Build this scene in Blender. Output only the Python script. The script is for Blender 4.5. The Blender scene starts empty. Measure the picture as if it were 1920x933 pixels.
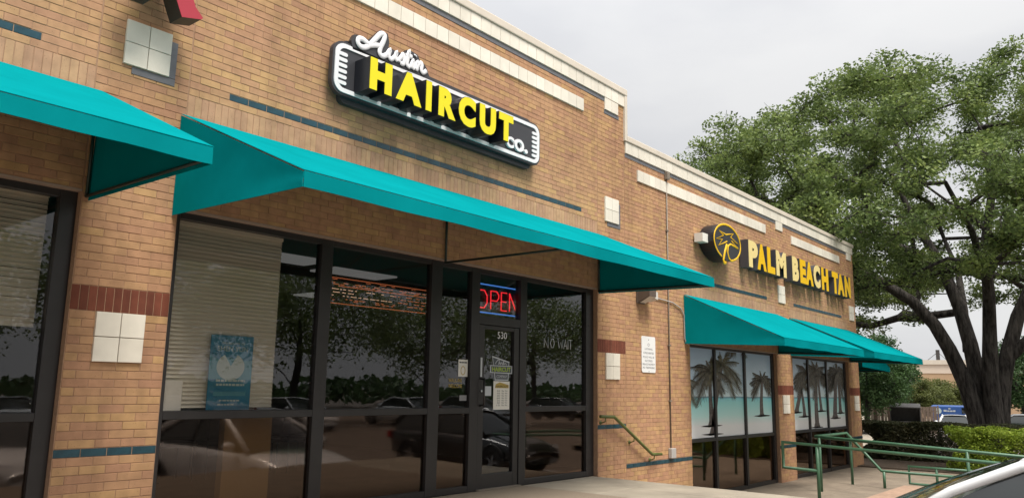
import bpy, math, random
import numpy as np
from mathutils import Vector, Matrix

random.seed(7)
NP = np.random.default_rng(11)
R = math.radians
SC = bpy.context.scene
COL = SC.collection

# ------------------------------------------------------------------ camera
# one brick course (67.7 mm) is the survey unit of the facade: u along the wall, w up
C = 0.0677
def X(u): return u * C
def Z(w): return (w + 9.9) * C
def Yd(y): return y * C

yaw, pitch, roll = R(50.469), R(9.967), R(0.950)
CAM = Vector((X(-38.233), Yd(-98.533), Z(8.763)))
fw = Vector((math.sin(yaw)*math.cos(pitch), math.cos(yaw)*math.cos(pitch), math.sin(pitch)))
r0 = Vector((math.cos(yaw), -math.sin(yaw), 0)); u0 = r0.cross(fw)
rr = r0*math.cos(roll) + u0*math.sin(roll)
uu = -r0*math.sin(roll) + u0*math.cos(roll)
cd = bpy.data.cameras.new('camera'); cam = bpy.data.objects.new('camera', cd); COL.objects.link(cam)
cd.sensor_fit = 'HORIZONTAL'; cd.sensor_width = 36.0; cd.lens = 1479.16/1920*36.0
cd.clip_start = 0.05; cd.clip_end = 3000
cam.matrix_world = Matrix(((rr.x, uu.x, -fw.x, CAM.x), (rr.y, uu.y, -fw.y, CAM.y), (rr.z, uu.z, -fw.z, CAM.z), (0,0,0,1)))
SC.camera = cam

# ------------------------------------------------------------------ sky, sun, exposure
sun_to = Vector((-0.13, -0.43, 0.87)).normalized()
w = bpy.data.worlds.new('World'); SC.world = w; w.use_nodes = True
nt = w.node_tree; nt.nodes.clear()
def wn(t, **k):
    n = nt.nodes.new(t)
    for a, b in k.items(): setattr(n, a, b)
    return n
sky = wn('ShaderNodeTexSky', sky_type='NISHITA', sun_disc=False)
sky.sun_elevation = math.asin(sun_to.z); sky.sun_rotation = math.atan2(sun_to.x, sun_to.y)
sky.air_density = 1.0; sky.dust_density = 2.0
bg1 = wn('ShaderNodeBackground'); bg1.inputs['Strength'].default_value = 0.05
nt.links.new(sky.outputs[0], bg1.inputs['Color'])
tc = wn('ShaderNodeTexCoord'); mp = wn('ShaderNodeMapping'); mp.inputs['Scale'].default_value = (1.0, 1.0, 2.6)
nt.links.new(tc.outputs['Generated'], mp.inputs['Vector'])
nz = wn('ShaderNodeTexNoise'); nz.inputs['Scale'].default_value = 2.3; nz.inputs['Detail'].default_value = 6; nz.inputs['Roughness'].default_value = 0.5
nt.links.new(mp.outputs[0], nz.inputs['Vector'])
rp = wn('ShaderNodeValToRGB'); rp.color_ramp.elements[0].position = 0.36; rp.color_ramp.elements[1].position = 0.60
rp.color_ramp.elements[0].color = (0.675, 0.68, 0.70, 1); rp.color_ramp.elements[1].color = (0.80, 0.797, 0.797, 1)
nt.links.new(nz.outputs['Fac'], rp.inputs['Fac'])
bg2 = wn('ShaderNodeBackground'); bg2.inputs['Strength'].default_value = 0.333
# an overcast sky is brightest overhead (CIE overcast law, softened)
sx_ = wn('ShaderNodeSeparateXYZ'); nt.links.new(tc.outputs['Generated'], sx_.inputs[0])
gz = wn('ShaderNodeMapRange'); gz.inputs[1].default_value = 0.25; gz.inputs[2].default_value = 1.0; gz.inputs[3].default_value = 0.93; gz.inputs[4].default_value = 2.0; gz.interpolation_type = 'SMOOTHSTEP'
nt.links.new(sx_.outputs['Z'], gz.inputs[0])
vs_ = wn('ShaderNodeVectorMath', operation='SCALE'); nt.links.new(rp.outputs[0], vs_.inputs[0]); nt.links.new(gz.outputs[0], vs_.inputs['Scale'])
nt.links.new(vs_.outputs[0], bg2.inputs['Color'])
mx = wn('ShaderNodeMixShader'); mx.inputs[0].default_value = 0.95
nt.links.new(bg1.outputs[0], mx.inputs[1]); nt.links.new(bg2.outputs[0], mx.inputs[2])
wo = wn('ShaderNodeOutputWorld'); nt.links.new(mx.outputs[0], wo.inputs['Surface'])

ld = bpy.data.lights.new('sun', 'SUN'); ld.energy = 1.5; ld.angle = R(26); ld.color = (1.0, 0.95, 0.87)
lo = bpy.data.objects.new('sun', ld); COL.objects.link(lo)
lo.rotation_euler = (-sun_to).to_track_quat('-Z', 'Y').to_euler(); lo.location = (-5, -10, 20)

SC.view_settings.view_transform = 'Standard'; SC.view_settings.look = 'None'
SC.view_settings.exposure = 1.72; SC.view_settings.gamma = 1.0; SC.view_settings.use_curve_mapping = False
SC.render.engine = 'CYCLES'
SC.cycles.max_bounces = 8; SC.cycles.transparent_max_bounces = 16; SC.cycles.glossy_bounces = 4
SC.cycles.use_denoising = True
SC.cycles.sample_clamp_indirect = 6.0

# ------------------------------------------------------------------ materials
MATS = {}
def nodes(name):
    m = bpy.data.materials.new(name); m.use_nodes = True
    t = m.node_tree; t.nodes.clear()
    o = t.nodes.new('ShaderNodeOutputMaterial')
    return m, t, o
def mat(name, col, rough=0.6, metal=0.0, var=0.0, scale=8.0, bump=0.0, bscale=None, spec=0.5, col2=None, detail=5, coat=0.0, thr=None):
    if name in MATS: return MATS[name]
    m, t, o = nodes(name)
    b = t.nodes.new('ShaderNodeBsdfPrincipled')
    b.inputs['Roughness'].default_value = rough; b.inputs['Metallic'].default_value = metal
    b.inputs['Specular IOR Level'].default_value = spec
    b.inputs['Coat Weight'].default_value = coat; b.inputs['Coat Roughness'].default_value = 0.05
    t.links.new(b.outputs[0], o.inputs['Surface'])
    tc = t.nodes.new('ShaderNodeTexCoord')
    if var > 0 or col2:
        n = t.nodes.new('ShaderNodeTexNoise'); n.inputs['Scale'].default_value = scale; n.inputs['Detail'].default_value = detail
        n.inputs['Roughness'].default_value = 0.6
        t.links.new(tc.outputs['Object'], n.inputs['Vector'])
        r = t.nodes.new('ShaderNodeValToRGB')
        lo_, hi_ = thr or (0.3, 0.7)
        r.color_ramp.elements[0].position = lo_; r.color_ramp.elements[1].position = hi_
        if col2: a, c2 = col, col2
        else: a = tuple(x*(1-var) for x in col); c2 = tuple(min(1, x*(1+var)) for x in col)
        r.color_ramp.elements[0].color = (*a, 1); r.color_ramp.elements[1].color = (*c2, 1)
        t.links.new(n.outputs['Fac'], r.inputs['Fac']); t.links.new(r.outputs[0], b.inputs['Base Color'])
    else:
        b.inputs['Base Color'].default_value = (*col, 1)
    if bump > 0:
        n2 = t.nodes.new('ShaderNodeTexNoise'); n2.inputs['Scale'].default_value = bscale or scale*4; n2.inputs['Detail'].default_value = 4
        t.links.new(tc.outputs['Object'], n2.inputs['Vector'])
        bp = t.nodes.new('ShaderNodeBump'); bp.inputs['Strength'].default_value = bump; bp.inputs['Distance'].default_value = 0.02
        t.links.new(n2.outputs['Fac'], bp.inputs['Height']); t.links.new(bp.outputs[0], b.inputs['Normal'])
    MATS[name] = m
    return m

def brick_mat(name, cols, source, speck=True, rough=0.85, grime=1.0):
    """fired clay: one tone per brick (random per object / per island), iron specks, fine grain"""
    m, t, o = nodes(name)
    b = t.nodes.new('ShaderNodeBsdfPrincipled'); b.inputs['Roughness'].default_value = rough
    b.inputs['Specular IOR Level'].default_value = 0.25
    t.links.new(b.outputs[0], o.inputs['Surface'])
    if source == 'object':
        s = t.nodes.new('ShaderNodeObjectInfo').outputs['Random']
    else:
        s = t.nodes.new('ShaderNodeNewGeometry').outputs['Random Per Island']
    r = t.nodes.new('ShaderNodeValToRGB'); r.color_ramp.interpolation = 'LINEAR'
    el = r.color_ramp.elements
    while len(el) < len(cols): el.new(0.5)
    for i, c in enumerate(cols):
        el[i].position = i/(len(cols)-1); el[i].color = (*c, 1)
    t.links.new(s, r.inputs['Fac'])
    g = t.nodes.new('ShaderNodeNewGeometry')
    n = t.nodes.new('ShaderNodeTexNoise'); n.inputs['Scale'].default_value = 9; n.inputs['Detail'].default_value = 6
    t.links.new(g.outputs['Position'], n.inputs['Vector'])
    mr = t.nodes.new('ShaderNodeMapRange'); mr.inputs[1].default_value = 0.3; mr.inputs[2].default_value = 0.7
    mr.inputs[3].default_value = 1-0.16*grime; mr.inputs[4].default_value = 1+0.12*grime
    t.links.new(n.outputs['Fac'], mr.inputs[0])
    # broad weathering over metres of wall
    nb = t.nodes.new('ShaderNodeTexNoise'); nb.inputs['Scale'].default_value = 0.9; nb.inputs['Detail'].default_value = 3
    t.links.new(g.outputs['Position'], nb.inputs['Vector'])
    mb_ = t.nodes.new('ShaderNodeMapRange'); mb_.inputs[1].default_value = 0.3; mb_.inputs[2].default_value = 0.7
    mb_.inputs[3].default_value = 0.88; mb_.inputs[4].default_value = 1.08
    t.links.new(nb.outputs['Fac'], mb_.inputs[0])
    mm = t.nodes.new('ShaderNodeMath'); mm.operation = 'MULTIPLY'
    t.links.new(mr.outputs[0], mm.inputs[0]); t.links.new(mb_.outputs[0], mm.inputs[1])
    # rain runs: long vertical stains
    mpz = t.nodes.new('ShaderNodeMapping'); mpz.inputs['Scale'].default_value = (5.0, 5.0, 0.35)
    t.links.new(g.outputs['Position'], mpz.inputs['Vector'])
    ns_ = t.nodes.new('ShaderNodeTexNoise'); ns_.inputs['Scale'].default_value = 1.0; ns_.inputs['Detail'].default_value = 3
    t.links.new(mpz.outputs[0], ns_.inputs['Vector'])
    ms_ = t.nodes.new('ShaderNodeMapRange'); ms_.inputs[1].default_value = 0.52; ms_.inputs[2].default_value = 0.75; ms_.inputs[3].default_value = 1.0; ms_.inputs[4].default_value = 1-0.2*grime
    t.links.new(ns_.outputs['Fac'], ms_.inputs[0])
    m0 = t.nodes.new('ShaderNodeMath'); m0.operation = 'MULTIPLY'
    t.links.new(mm.outputs[0], m0.inputs[0]); t.links.new(ms_.outputs[0], m0.inputs[1])
    last = m0.outputs[0]
    if speck:
        v = t.nodes.new('ShaderNodeTexVoronoi'); v.inputs['Scale'].default_value = 38
        t.links.new(g.outputs['Position'], v.inputs['Vector'])
        sp = t.nodes.new('ShaderNodeMapRange'); sp.inputs[1].default_value = 0.05; sp.inputs[2].default_value = 0.13
        sp.inputs[3].default_value = 0.35; sp.inputs[4].default_value = 1.0
        t.links.new(v.outputs['Distance'], sp.inputs[0])
        m2 = t.nodes.new('ShaderNodeMath'); m2.operation = 'MULTIPLY'
        t.links.new(last, m2.inputs[0]); t.links.new(sp.outputs[0], m2.inputs[1]); last = m2.outputs[0]
    mix = t.nodes.new('ShaderNodeVectorMath'); mix.operation = 'SCALE'
    t.links.new(r.outputs[0], mix.inputs[0]); t.links.new(last, mix.inputs['Scale'])
    t.links.new(mix.outputs[0], b.inputs['Base Color'])
    n3 = t.nodes.new('ShaderNodeTexNoise'); n3.inputs['Scale'].default_value = 130; n3.inputs['Detail'].default_value = 3
    t.links.new(g.outputs['Position'], n3.inputs['Vector'])
    bp = t.nodes.new('ShaderNodeBump'); bp.inputs['Strength'].default_value = 0.35; bp.inputs['Distance'].default_value = 0.004
    t.links.new(n3.outputs['Fac'], bp.inputs['Height']); t.links.new(bp.outputs[0], b.inputs['Normal'])
    MATS[name] = m
    return m

def glass_mat(name, tint, ior=1.5, rough=0.0, refl=(0.88,0.90,0.94)):
    m, t, o = nodes(name)
    tr = t.nodes.new('ShaderNodeBsdfTransparent'); tr.inputs[0].default_value = (*tint, 1)
    gl = t.nodes.new('ShaderNodeBsdfGlossy'); gl.inputs['Roughness'].default_value = rough
    gl.inputs['Color'].default_value = (*refl, 1)
    f = t.nodes.new('ShaderNodeFresnel')
    gb = t.nodes.new('ShaderNodeNewGeometry'); mi = t.nodes.new('ShaderNodeMapRange')   # the rear face of the sheet mirrors as much as its front
    mi.inputs[3].default_value = ior; mi.inputs[4].default_value = 1/ior
    t.links.new(gb.outputs['Backfacing'], mi.inputs[0]); t.links.new(mi.outputs[0], f.inputs['IOR'])
    mxs = t.nodes.new('ShaderNodeMixShader')
    t.links.new(f.outputs[0], mxs.inputs[0]); t.links.new(tr.outputs[0], mxs.inputs[1]); t.links.new(gl.outputs[0], mxs.inputs[2])
    t.links.new(mxs.outputs[0], o.inputs['Surface'])
    # very slight roller wave of tempered panes
    g = t.nodes.new('ShaderNodeNewGeometry')
    n = t.nodes.new('ShaderNodeTexNoise'); n.inputs['Scale'].default_value = 1.6; n.inputs['Detail'].default_value = 1
    t.links.new(g.outputs['Position'], n.inputs['Vector'])
    bp = t.nodes.new('ShaderNodeBump'); bp.inputs['Strength'].default_value = 0.03; bp.inputs['Distance'].default_value = 0.05
    t.links.new(n.outputs['Fac'], bp.inputs['Height']); t.links.new(bp.outputs[0], gl.inputs['Normal'])
    MATS[name] = m
    return m

def emit_mat(name, col, s):
    m, t, o = nodes(name)
    e = t.nodes.new('ShaderNodeEmission'); e.inputs[0].default_value = (*col, 1); e.inputs[1].default_value = s
    t.links.new(e.outputs[0], o.inputs['Surface'])
    MATS[name] = m
    return m

def leaf_mat(name, cols, trans=0.35):
    m, t, o = nodes(name)
    g = t.nodes.new('ShaderNodeNewGeometry')
    r = t.nodes.new('ShaderNodeValToRGB'); el = r.color_ramp.elements
    while len(el) < len(cols): el.new(0.5)
    for i, c in enumerate(cols): el[i].position = i/(len(cols)-1); el[i].color = (*c, 1)
    n = t.nodes.new('ShaderNodeTexNoise'); n.inputs['Scale'].default_value = 0.9; n.inputs['Detail'].default_value = 2
    t.links.new(g.outputs['Position'], n.inputs['Vector'])
    ad = t.nodes.new('ShaderNodeMath'); ad.operation = 'MULTIPLY_ADD'; ad.inputs[1].default_value = 0.55
    t.links.new(g.outputs['Random Per Island'], ad.inputs[0])
    mr = t.nodes.new('ShaderNodeMapRange'); mr.inputs[1].default_value = 0.35; mr.inputs[2].default_value = 0.65; mr.inputs[3].default_value = 0; mr.inputs[4].default_value = 0.45
    t.links.new(n.outputs['Fac'], mr.inputs[0]); t.links.new(mr.outputs[0], ad.inputs[2])
    t.links.new(ad.outputs[0], r.inputs['Fac'])
    d = t.nodes.new('ShaderNodeBsdfPrincipled'); d.inputs['Roughness'].default_value = 0.55; d.inputs['Specular IOR Level'].default_value = 0.35
    tl = t.nodes.new('ShaderNodeBsdfTranslucent')
    t.links.new(r.outputs[0], d.inputs['Base Color']); t.links.new(r.outputs[0], tl.inputs['Color'])
    mxs = t.nodes.new('ShaderNodeMixShader'); mxs.inputs[0].default_value = trans
    t.links.new(d.outputs[0], mxs.inputs[1]); t.links.new(tl.outputs[0], mxs.inputs[2])
    t.links.new(mxs.outputs[0], o.inputs['Surface'])
    MATS[name] = m
    return m

TAN = [(0.41,0.225,0.136), (0.435,0.243,0.142), (0.445,0.255,0.143), (0.455,0.266,0.143), (0.47,0.282,0.145), (0.492,0.302,0.143)]
brick_mat('brick_tan', TAN, 'object'); brick_mat('brick_tan_mass', TAN, 'island')
SOL = [(0.42,0.242,0.155), (0.445,0.265,0.162), (0.465,0.282,0.166), (0.485,0.302,0.172)]
brick_mat('brick_soldier', SOL, 'object')
brick_mat('brick_red', [(0.15,0.048,0.030), (0.18,0.056,0.034), (0.21,0.066,0.040)], 'object', speck=False)
mat('teal_glaze', (0.014,0.055,0.075), 0.28, var=0.25, scale=20, bump=0.05)
brick_mat('white_tile', [(0.72,0.67,0.575), (0.77,0.72,0.62), (0.81,0.76,0.66)], 'object', speck=False, rough=0.4, grime=0.3)
mat('grey_shadow_trim', (0.14,0.142,0.155), 0.5, var=0.12, scale=14)
mat('mortar', (0.37,0.222,0.138), 0.95, var=0.15, scale=30, bump=0.3, bscale=200)
mat('coping', (0.64,0.57,0.48), 0.45, var=0.06, scale=3, bump=0.03, bscale=3)
mat('lintel', (0.36,0.27,0.22), 0.6, var=0.1, scale=5)
mat('canvas', (0.002,0.212,0.232), 1.0, var=0.08, scale=1.6, bump=0.22, bscale=3.2, spec=0.0)
mat('pipe_dark', (0.012,0.03,0.024), 0.45)
mat('frame', (0.022,0.019,0.019), 0.38, metal=0.0, var=0.15, scale=5, spec=0.5)
glass_mat('glass', (0.86,0.84,0.81), 1.52, 0.012)
glass_mat('glass_dark', (0.66,0.60,0.55), 1.58, 0.035, (1.0,0.84,0.74))
mat('concrete', (0.28,0.242,0.188), 0.9, var=0.22, scale=1.6, bump=0.25, bscale=90, detail=8)
mat('aggregate', (0.17,0.13,0.095), 0.9, col2=(0.31,0.25,0.185), scale=95, bump=0.7, bscale=95, thr=(0.35,0.65))
mat('walk', (0.18,0.14,0.105), 0.9, col2=(0.29,0.235,0.175), scale=2.2, bump=0.5, bscale=120, detail=9)
mat('asphalt', (0.15,0.122,0.10), 0.95, var=0.18, scale=0.6, bump=0.5, bscale=110, detail=9)
mat('paint_white', (0.7,0.7,0.68), 0.7, var=0.12, scale=10)
mat('soil', (0.075,0.052,0.035), 1.0, var=0.4, scale=14, bump=0.9, bscale=40)
def bark_mat():
    m, t, o = nodes('bark')
    b = t.nodes.new('ShaderNodeBsdfPrincipled'); b.inputs['Roughness'].default_value = 0.95; b.inputs['Specular IOR Level'].default_value = 0.15
    t.links.new(b.outputs[0], o.inputs['Surface'])
    tc = t.nodes.new('ShaderNodeTexCoord'); mp = t.nodes.new('ShaderNodeMapping'); mp.inputs['Scale'].default_value = (11, 11, 2.2)
    t.links.new(tc.outputs['Object'], mp.inputs['Vector'])
    n = t.nodes.new('ShaderNodeTexNoise'); n.inputs['Scale'].default_value = 1.0; n.inputs['Detail'].default_value = 7; n.inputs['Roughness'].default_value = 0.65
    t.links.new(mp.outputs[0], n.inputs['Vector'])
    r = t.nodes.new('ShaderNodeValToRGB'); r.color_ramp.elements[0].position = 0.36; r.color_ramp.elements[1].position = 0.66
    r.color_ramp.elements[0].color = (0.020,0.018,0.017,1); r.color_ramp.elements[1].color = (0.105,0.094,0.086,1)
    t.links.new(n.outputs['Fac'], r.inputs['Fac']); t.links.new(r.outputs[0], b.inputs['Base Color'])
    bp = t.nodes.new('ShaderNodeBump'); bp.inputs['Strength'].default_value = 1.0; bp.inputs['Distance'].default_value = 0.06
    t.links.new(n.outputs['Fac'], bp.inputs['Height']); t.links.new(bp.outputs[0], b.inputs['Normal'])
    MATS['bark'] = m
bark_mat()
mat('sign_grey', (0.040,0.040,0.046), 0.45, var=0.08, scale=3)
mat('sign_white', (0.78,0.78,0.80), 0.4)
mat('sign_yellow', (0.78,0.66,0.003), 0.35)
mat('sign_black', (0.010,0.011,0.016), 0.35)
mat('tan_gold', (0.80,0.48,0.010), 0.4); mat('tan_cream', (0.80,0.63,0.27), 0.4)
mat('tan_side', (0.06,0.058,0.066), 0.5)
mat('red_face', (0.40,0.03,0.05), 0.4); mat('red_side', (0.035,0.03,0.026), 0.5)
mat('green_rail', (0.055,0.135,0.075), 0.42, var=0.18, scale=8, spec=0.5)
mat('green_rail_old', (0.10,0.125,0.03), 0.5, var=0.25, scale=12)
mat('galv', (0.20,0.165,0.13), 0.5, var=0.15, scale=6); mat('plastic_grey', (0.42,0.40,0.38), 0.5)
mat('bronze', (0.10,0.075,0.06), 0.5); mat('lens', (0.60,0.58,0.54), 0.3)
mat('paper', (0.72,0.70,0.64), 0.7); mat('notice_white', (0.78,0.78,0.77), 0.5); mat('ink', (0.05,0.05,0.055), 0.7); mat('ink_soft', (0.24,0.24,0.25), 0.7)
mat('blind', (0.76,0.73,0.66), 0.55)
mat('poster_blue', (0.012,0.15,0.30), 0.4, col2=(0.03,0.24,0.42), scale=2.2); mat('poster_pale', (0.48,0.58,0.58), 0.5); mat('poster_mid', (0.10,0.33,0.45), 0.5)
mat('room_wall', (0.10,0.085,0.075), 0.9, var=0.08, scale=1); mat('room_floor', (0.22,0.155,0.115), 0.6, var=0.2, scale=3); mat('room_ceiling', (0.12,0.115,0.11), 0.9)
mat('cream_panel', (0.50,0.38,0.17), 0.6); mat('black_vinyl', (0.02,0.02,0.02), 0.4); mat('chrome', (0.6,0.6,0.62), 0.2, metal=1.0)
emit_mat('panel_light', (0.95,0.97,1.0), 0.045); emit_mat('neon_red', (1.0,0.03,0.045), 0.40); emit_mat('neon_blue', (0.08,0.26,0.85), 0.30)
emit_mat('led_orange', (1.0,0.27,0.11), 0.30); emit_mat('led_white', (1.0,0.62,0.42), 0.45)
mat('led_board', (0.02,0.012,0.010), 0.5)
mat('logo_green', (0.36,0.50,0.05), 0.5); mat('logo_slate', (0.075,0.085,0.10), 0.5); mat('logo_pale', (0.50,0.53,0.56), 0.5); mat('gold_ink', (0.42,0.30,0.06), 0.5)
mat('palm_dark', (0.03,0.03,0.026), 0.45, col2=(0.20,0.18,0.14), scale=16, spec=0.25); mat('palm_green', (0.045,0.05,0.035), 0.45, col2=(0.24,0.22,0.15), scale=14, spec=0.25)
mat('palm_trunk', (0.035,0.03,0.032), 0.45, col2=(0.20,0.165,0.15), scale=22, spec=0.25)
mat('car_white', (0.74,0.75,0.76), 0.22, coat=0.6); mat('car_silver', (0.30,0.31,0.32), 0.25, metal=0.6, coat=0.6); mat('car_dark', (0.018,0.020,0.023), 0.2, coat=0.8)
mat('car_glass', (0.012,0.016,0.015), 0.04, spec=0.9); glass_mat('car_screen', (0.34,0.42,0.38), 1.5)
mat('tyre', (0.015,0.015,0.015), 0.8); mat('trim_black', (0.016,0.016,0.017), 0.5)
mat('lamp_red', (0.35,0.01,0.01), 0.2); mat('lamp_clear', (0.6,0.62,0.65), 0.12, spec=0.8); mat('van_blue', (0.035,0.10,0.32), 0.35)
mat('dumpster', (0.035,0.033,0.032), 0.6, var=0.3, scale=4); mat('wood_old', (0.18,0.13,0.10), 0.9, var=0.3, scale=5); mat('wood_pale', (0.45,0.38,0.31), 0.9, var=0.2, scale=5)
mat('far_wall', (0.46,0.31,0.19), 0.9, var=0.06, scale=2); mat('far_cap', (0.66,0.55,0.45), 0.7)
mat('brick_edge', (0.36,0.235,0.165), 0.9, var=0.15, scale=12)
leaf_mat('leaf_oak', [(0.064,0.096,0.034), (0.118,0.172,0.052), (0.19,0.255,0.073), (0.31,0.375,0.11)])
leaf_mat('leaf_dark', [(0.025,0.055,0.018), (0.045,0.09,0.028), (0.08,0.15,0.045)])
leaf_mat('leaf_olive', [(0.07,0.085,0.02), (0.11,0.13,0.035), (0.17,0.19,0.055)])
leaf_mat('leaf_hedge', [(0.042,0.055,0.024), (0.078,0.082,0.038), (0.13,0.118,0.058)])
leaf_mat('leaf_bush', [(0.13,0.20,0.02), (0.27,0.36,0.04), (0.42,0.50,0.085)])

def film_mat():
    m, t, o = nodes('beach_film')
    b = t.nodes.new('ShaderNodeBsdfPrincipled'); b.inputs['Roughness'].default_value = 0.3
    t.links.new(b.outputs[0], o.inputs['Surface'])
    tc = t.nodes.new('ShaderNodeTexCoord'); sp = t.nodes.new('ShaderNodeSeparateXYZ')
    t.links.new(tc.outputs['Object'], sp.inputs[0])
    n = t.nodes.new('ShaderNodeTexNoise'); n.inputs['Scale'].default_value = 1.4; n.inputs['Detail'].default_value = 4
    t.links.new(tc.outputs['Object'], n.inputs['Vector'])
    ad = t.nodes.new('ShaderNodeMath'); ad.operation = 'MULTIPLY_ADD'; ad.inputs[1].default_value = 0.05
    t.links.new(n.outputs['Fac'], ad.inputs[0]); t.links.new(sp.outputs['Z'], ad.inputs[2])
    mr = t.nodes.new('ShaderNodeMapRange'); mr.inputs[1].default_value = 0.0; mr.inputs[2].default_value = 1.75
    t.links.new(ad.outputs[0], mr.inputs[0])
    r = t.nodes.new('ShaderNodeValToRGB'); el = r.color_ramp.elements
    st = [(0.0,(0.92,0.92,0.93)), (0.13,(0.93,0.94,0.95)), (0.24,(0.60,0.93,0.92)), (0.38,(0.36,0.86,0.88)), (0.425,(0.26,0.76,0.86)), (0.44,(0.06,0.23,0.36)),
          (0.452,(0.72,0.90,0.98)), (0.62,(0.58,0.78,0.97)), (1.0,(0.40,0.56,0.82))]
    while len(el) < len(st): el.new(0.5)
    for i, (p, c) in enumerate(st): el[i].position = p; el[i].color = (*c, 1)
    t.links.new(mr.outputs[0], r.inputs['Fac']); t.links.new(r.outputs[0], b.inputs['Base Color'])
    MATS['beach_film'] = m
film_mat()

# ------------------------------------------------------------------ mesh helpers
class MB:
    def __init__(s): s.v = []; s.f = []
    def add(s, vs, fs):
        k = len(s.v); s.v += [tuple(p) for p in vs]; s.f += [tuple(i+k for i in f) for f in fs]; return s
    def box(s, x0, x1, y0, y1, z0, z1):
        v = [(x0,y0,z0),(x1,y0,z0),(x1,y1,z0),(x0,y1,z0),(x0,y0,z1),(x1,y0,z1),(x1,y1,z1),(x0,y1,z1)]
        return s.add(v, [(0,3,2,1),(4,5,6,7),(0,1,5,4),(1,2,6,5),(2,3,7,6),(3,0,4,7)])
    def cbox(s, u0, u1, y0, y1, w0, w1): return s.box(X(u0), X(u1), Yd(y0), Yd(y1), Z(w0), Z(w1))
    def tube(s, pts, r, n=8, caps=True):
        pts = [Vector(p) for p in pts]; m = len(pts)
        rs = r if isinstance(r, (list, tuple)) else [r]*m
        rings = []; ref = None; pd = None
        for i, p in enumerate(pts):
            if i == 0: d = (pts[1]-p).normalized(); mit = 1
            elif i == m-1: d = (p-pts[i-1]).normalized(); mit = 1
            else:
                a = (p-pts[i-1]).normalized(); b = (pts[i+1]-p).normalized(); d = (a+b)
                d = d.normalized() if d.length > 1e-6 else a
                mit = 1/max(0.5, d.dot(a))
            if ref is None:
                up_ = Vector((0,0,1)) if abs(d.z) < 0.9 else Vector((1,0,0))
                e1 = (up_ - d*up_.dot(d)).normalized()
            else:
                e1 = pd.rotation_difference(d) @ ref
                e1 = (e1 - d*e1.dot(d)).normalized()
            e2 = d.cross(e1); ref = e1; pd = d
            rings.append([p + (e1*math.cos(2*math.pi*k/n) + e2*math.sin(2*math.pi*k/n))*rs[i]*(mit if i not in (0,m-1) else 1)**0.5 for k in range(n)])
        vs = [q for g in rings for q in g]; fs = []
        for i in range(m-1):
            for k in range(n):
                fs.append((i*n+k, i*n+(k+1)%n, (i+1)*n+(k+1)%n, (i+1)*n+k))
        if caps: fs += [tuple(range(n-1,-1,-1)), tuple((m-1)*n+k for k in range(n))]
        return s.add(vs, fs)
    def prism(s, poly, y0, y1):
        """outline in (x,z), extruded along y"""
        n = len(poly)
        vs = [(x,y0,z) for x,z in poly] + [(x,y1,z) for x,z in poly]
        fs = [tuple(range(n)), tuple(range(2*n-1,n-1,-1))] + [(i, i+n, (i+1)%n+n, (i+1)%n) for i in range(n)]
        return s.add(vs, fs)
    def grid(s, fn, nu, nv):
        vs = [fn(i/nu, j/nv) for j in range(nv+1) for i in range(nu+1)]
        fs = [(j*(nu+1)+i, j*(nu+1)+i+1, (j+1)*(nu+1)+i+1, (j+1)*(nu+1)+i) for j in range(nv) for i in range(nu)]
        return s.add(vs, fs)
    def mesh(s, name):
        me = bpy.data.meshes.new(name); me.from_pydata(s.v, [], s.f); me.update(); return me
    def build(s, name, m, parent=None, smooth=False, loc=None):
        me = s.mesh(name)
        return link(name, me, m, parent, smooth, loc)

def link(name, me, m, parent=None, smooth=False, loc=None):
    ob = bpy.data.objects.new(name, me); COL.objects.link(ob)
    if m and not me.materials: me.materials.append(MATS[m] if isinstance(m, str) else m)
    if smooth:
        me.polygons.foreach_set('use_smooth', [True]*len(me.polygons)); me.update()
    if loc is not None: ob.location = loc
    if parent is not None: ob.parent = parent
    return ob
def sharp(ob, ang=35):
    me = ob.data
    me.set_sharp_from_angle(angle=R(ang)); return ob
def bevel(ob, wd=0.01, seg=2):
    b = ob.modifiers.new('bevel', 'BEVEL'); b.width = wd; b.segments = seg; b.limit_method = 'ANGLE'; b.angle_limit = R(40); return ob
def empty(name, loc=(0,0,0), rz=0):
    o = bpy.data.objects.new(name, None); COL.objects.link(o); o.location = loc; o.rotation_euler = (0,0,rz); o.empty_display_size = 0.2
    return o
def tag(o, label, cat, group=None):
    o['label'] = label; o['category'] = cat
    if group: o['group'] = group
    return o
def struct(o, kind='structure'):
    o['kind'] = kind; return o
def copy_tree(o, parent=None):
    c = o.copy(); COL.objects.link(c)
    if parent is not None: c.parent = parent
    for ch in [k for k in bpy.data.objects if k.parent == o]: copy_tree(ch, c)
    return c

_tcache = {}
def glyph(body, bold=0.0, res=4, shear=0.0):
    """filled lettering mesh arrays normalised to its own bounding box: x right, y up, z 0..1 (front)"""
    k = (body, bold, res, shear)
    if k in _tcache: return _tcache[k]
    cu = bpy.data.curves.new('lettering', 'FONT'); cu.body = body; cu.extrude = 0.1; cu.offset = bold; cu.resolution_u = res; cu.shear = shear
    ob = bpy.data.objects.new('lettering', cu); COL.objects.link(ob)
    dg = bpy.context.evaluated_depsgraph_get(); ev = ob.evaluated_get(dg)
    me = ev.to_mesh()
    vs = np.empty(len(me.vertices)*3, 'f'); me.vertices.foreach_get('co', vs); vs = vs.reshape(-1,3)
    fs = [tuple(p.vertices) for p in me.polygons]
    ev.to_mesh_clear(); bpy.data.objects.remove(ob); bpy.data.curves.remove(cu)
    lo_, hi_ = vs.min(0), vs.max(0); asp = (hi_[0]-lo_[0])/(hi_[1]-lo_[1])
    vs = (vs-lo_)/(hi_-lo_)
    _tcache[k] = (vs, fs, asp)
    return _tcache[k]
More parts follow.
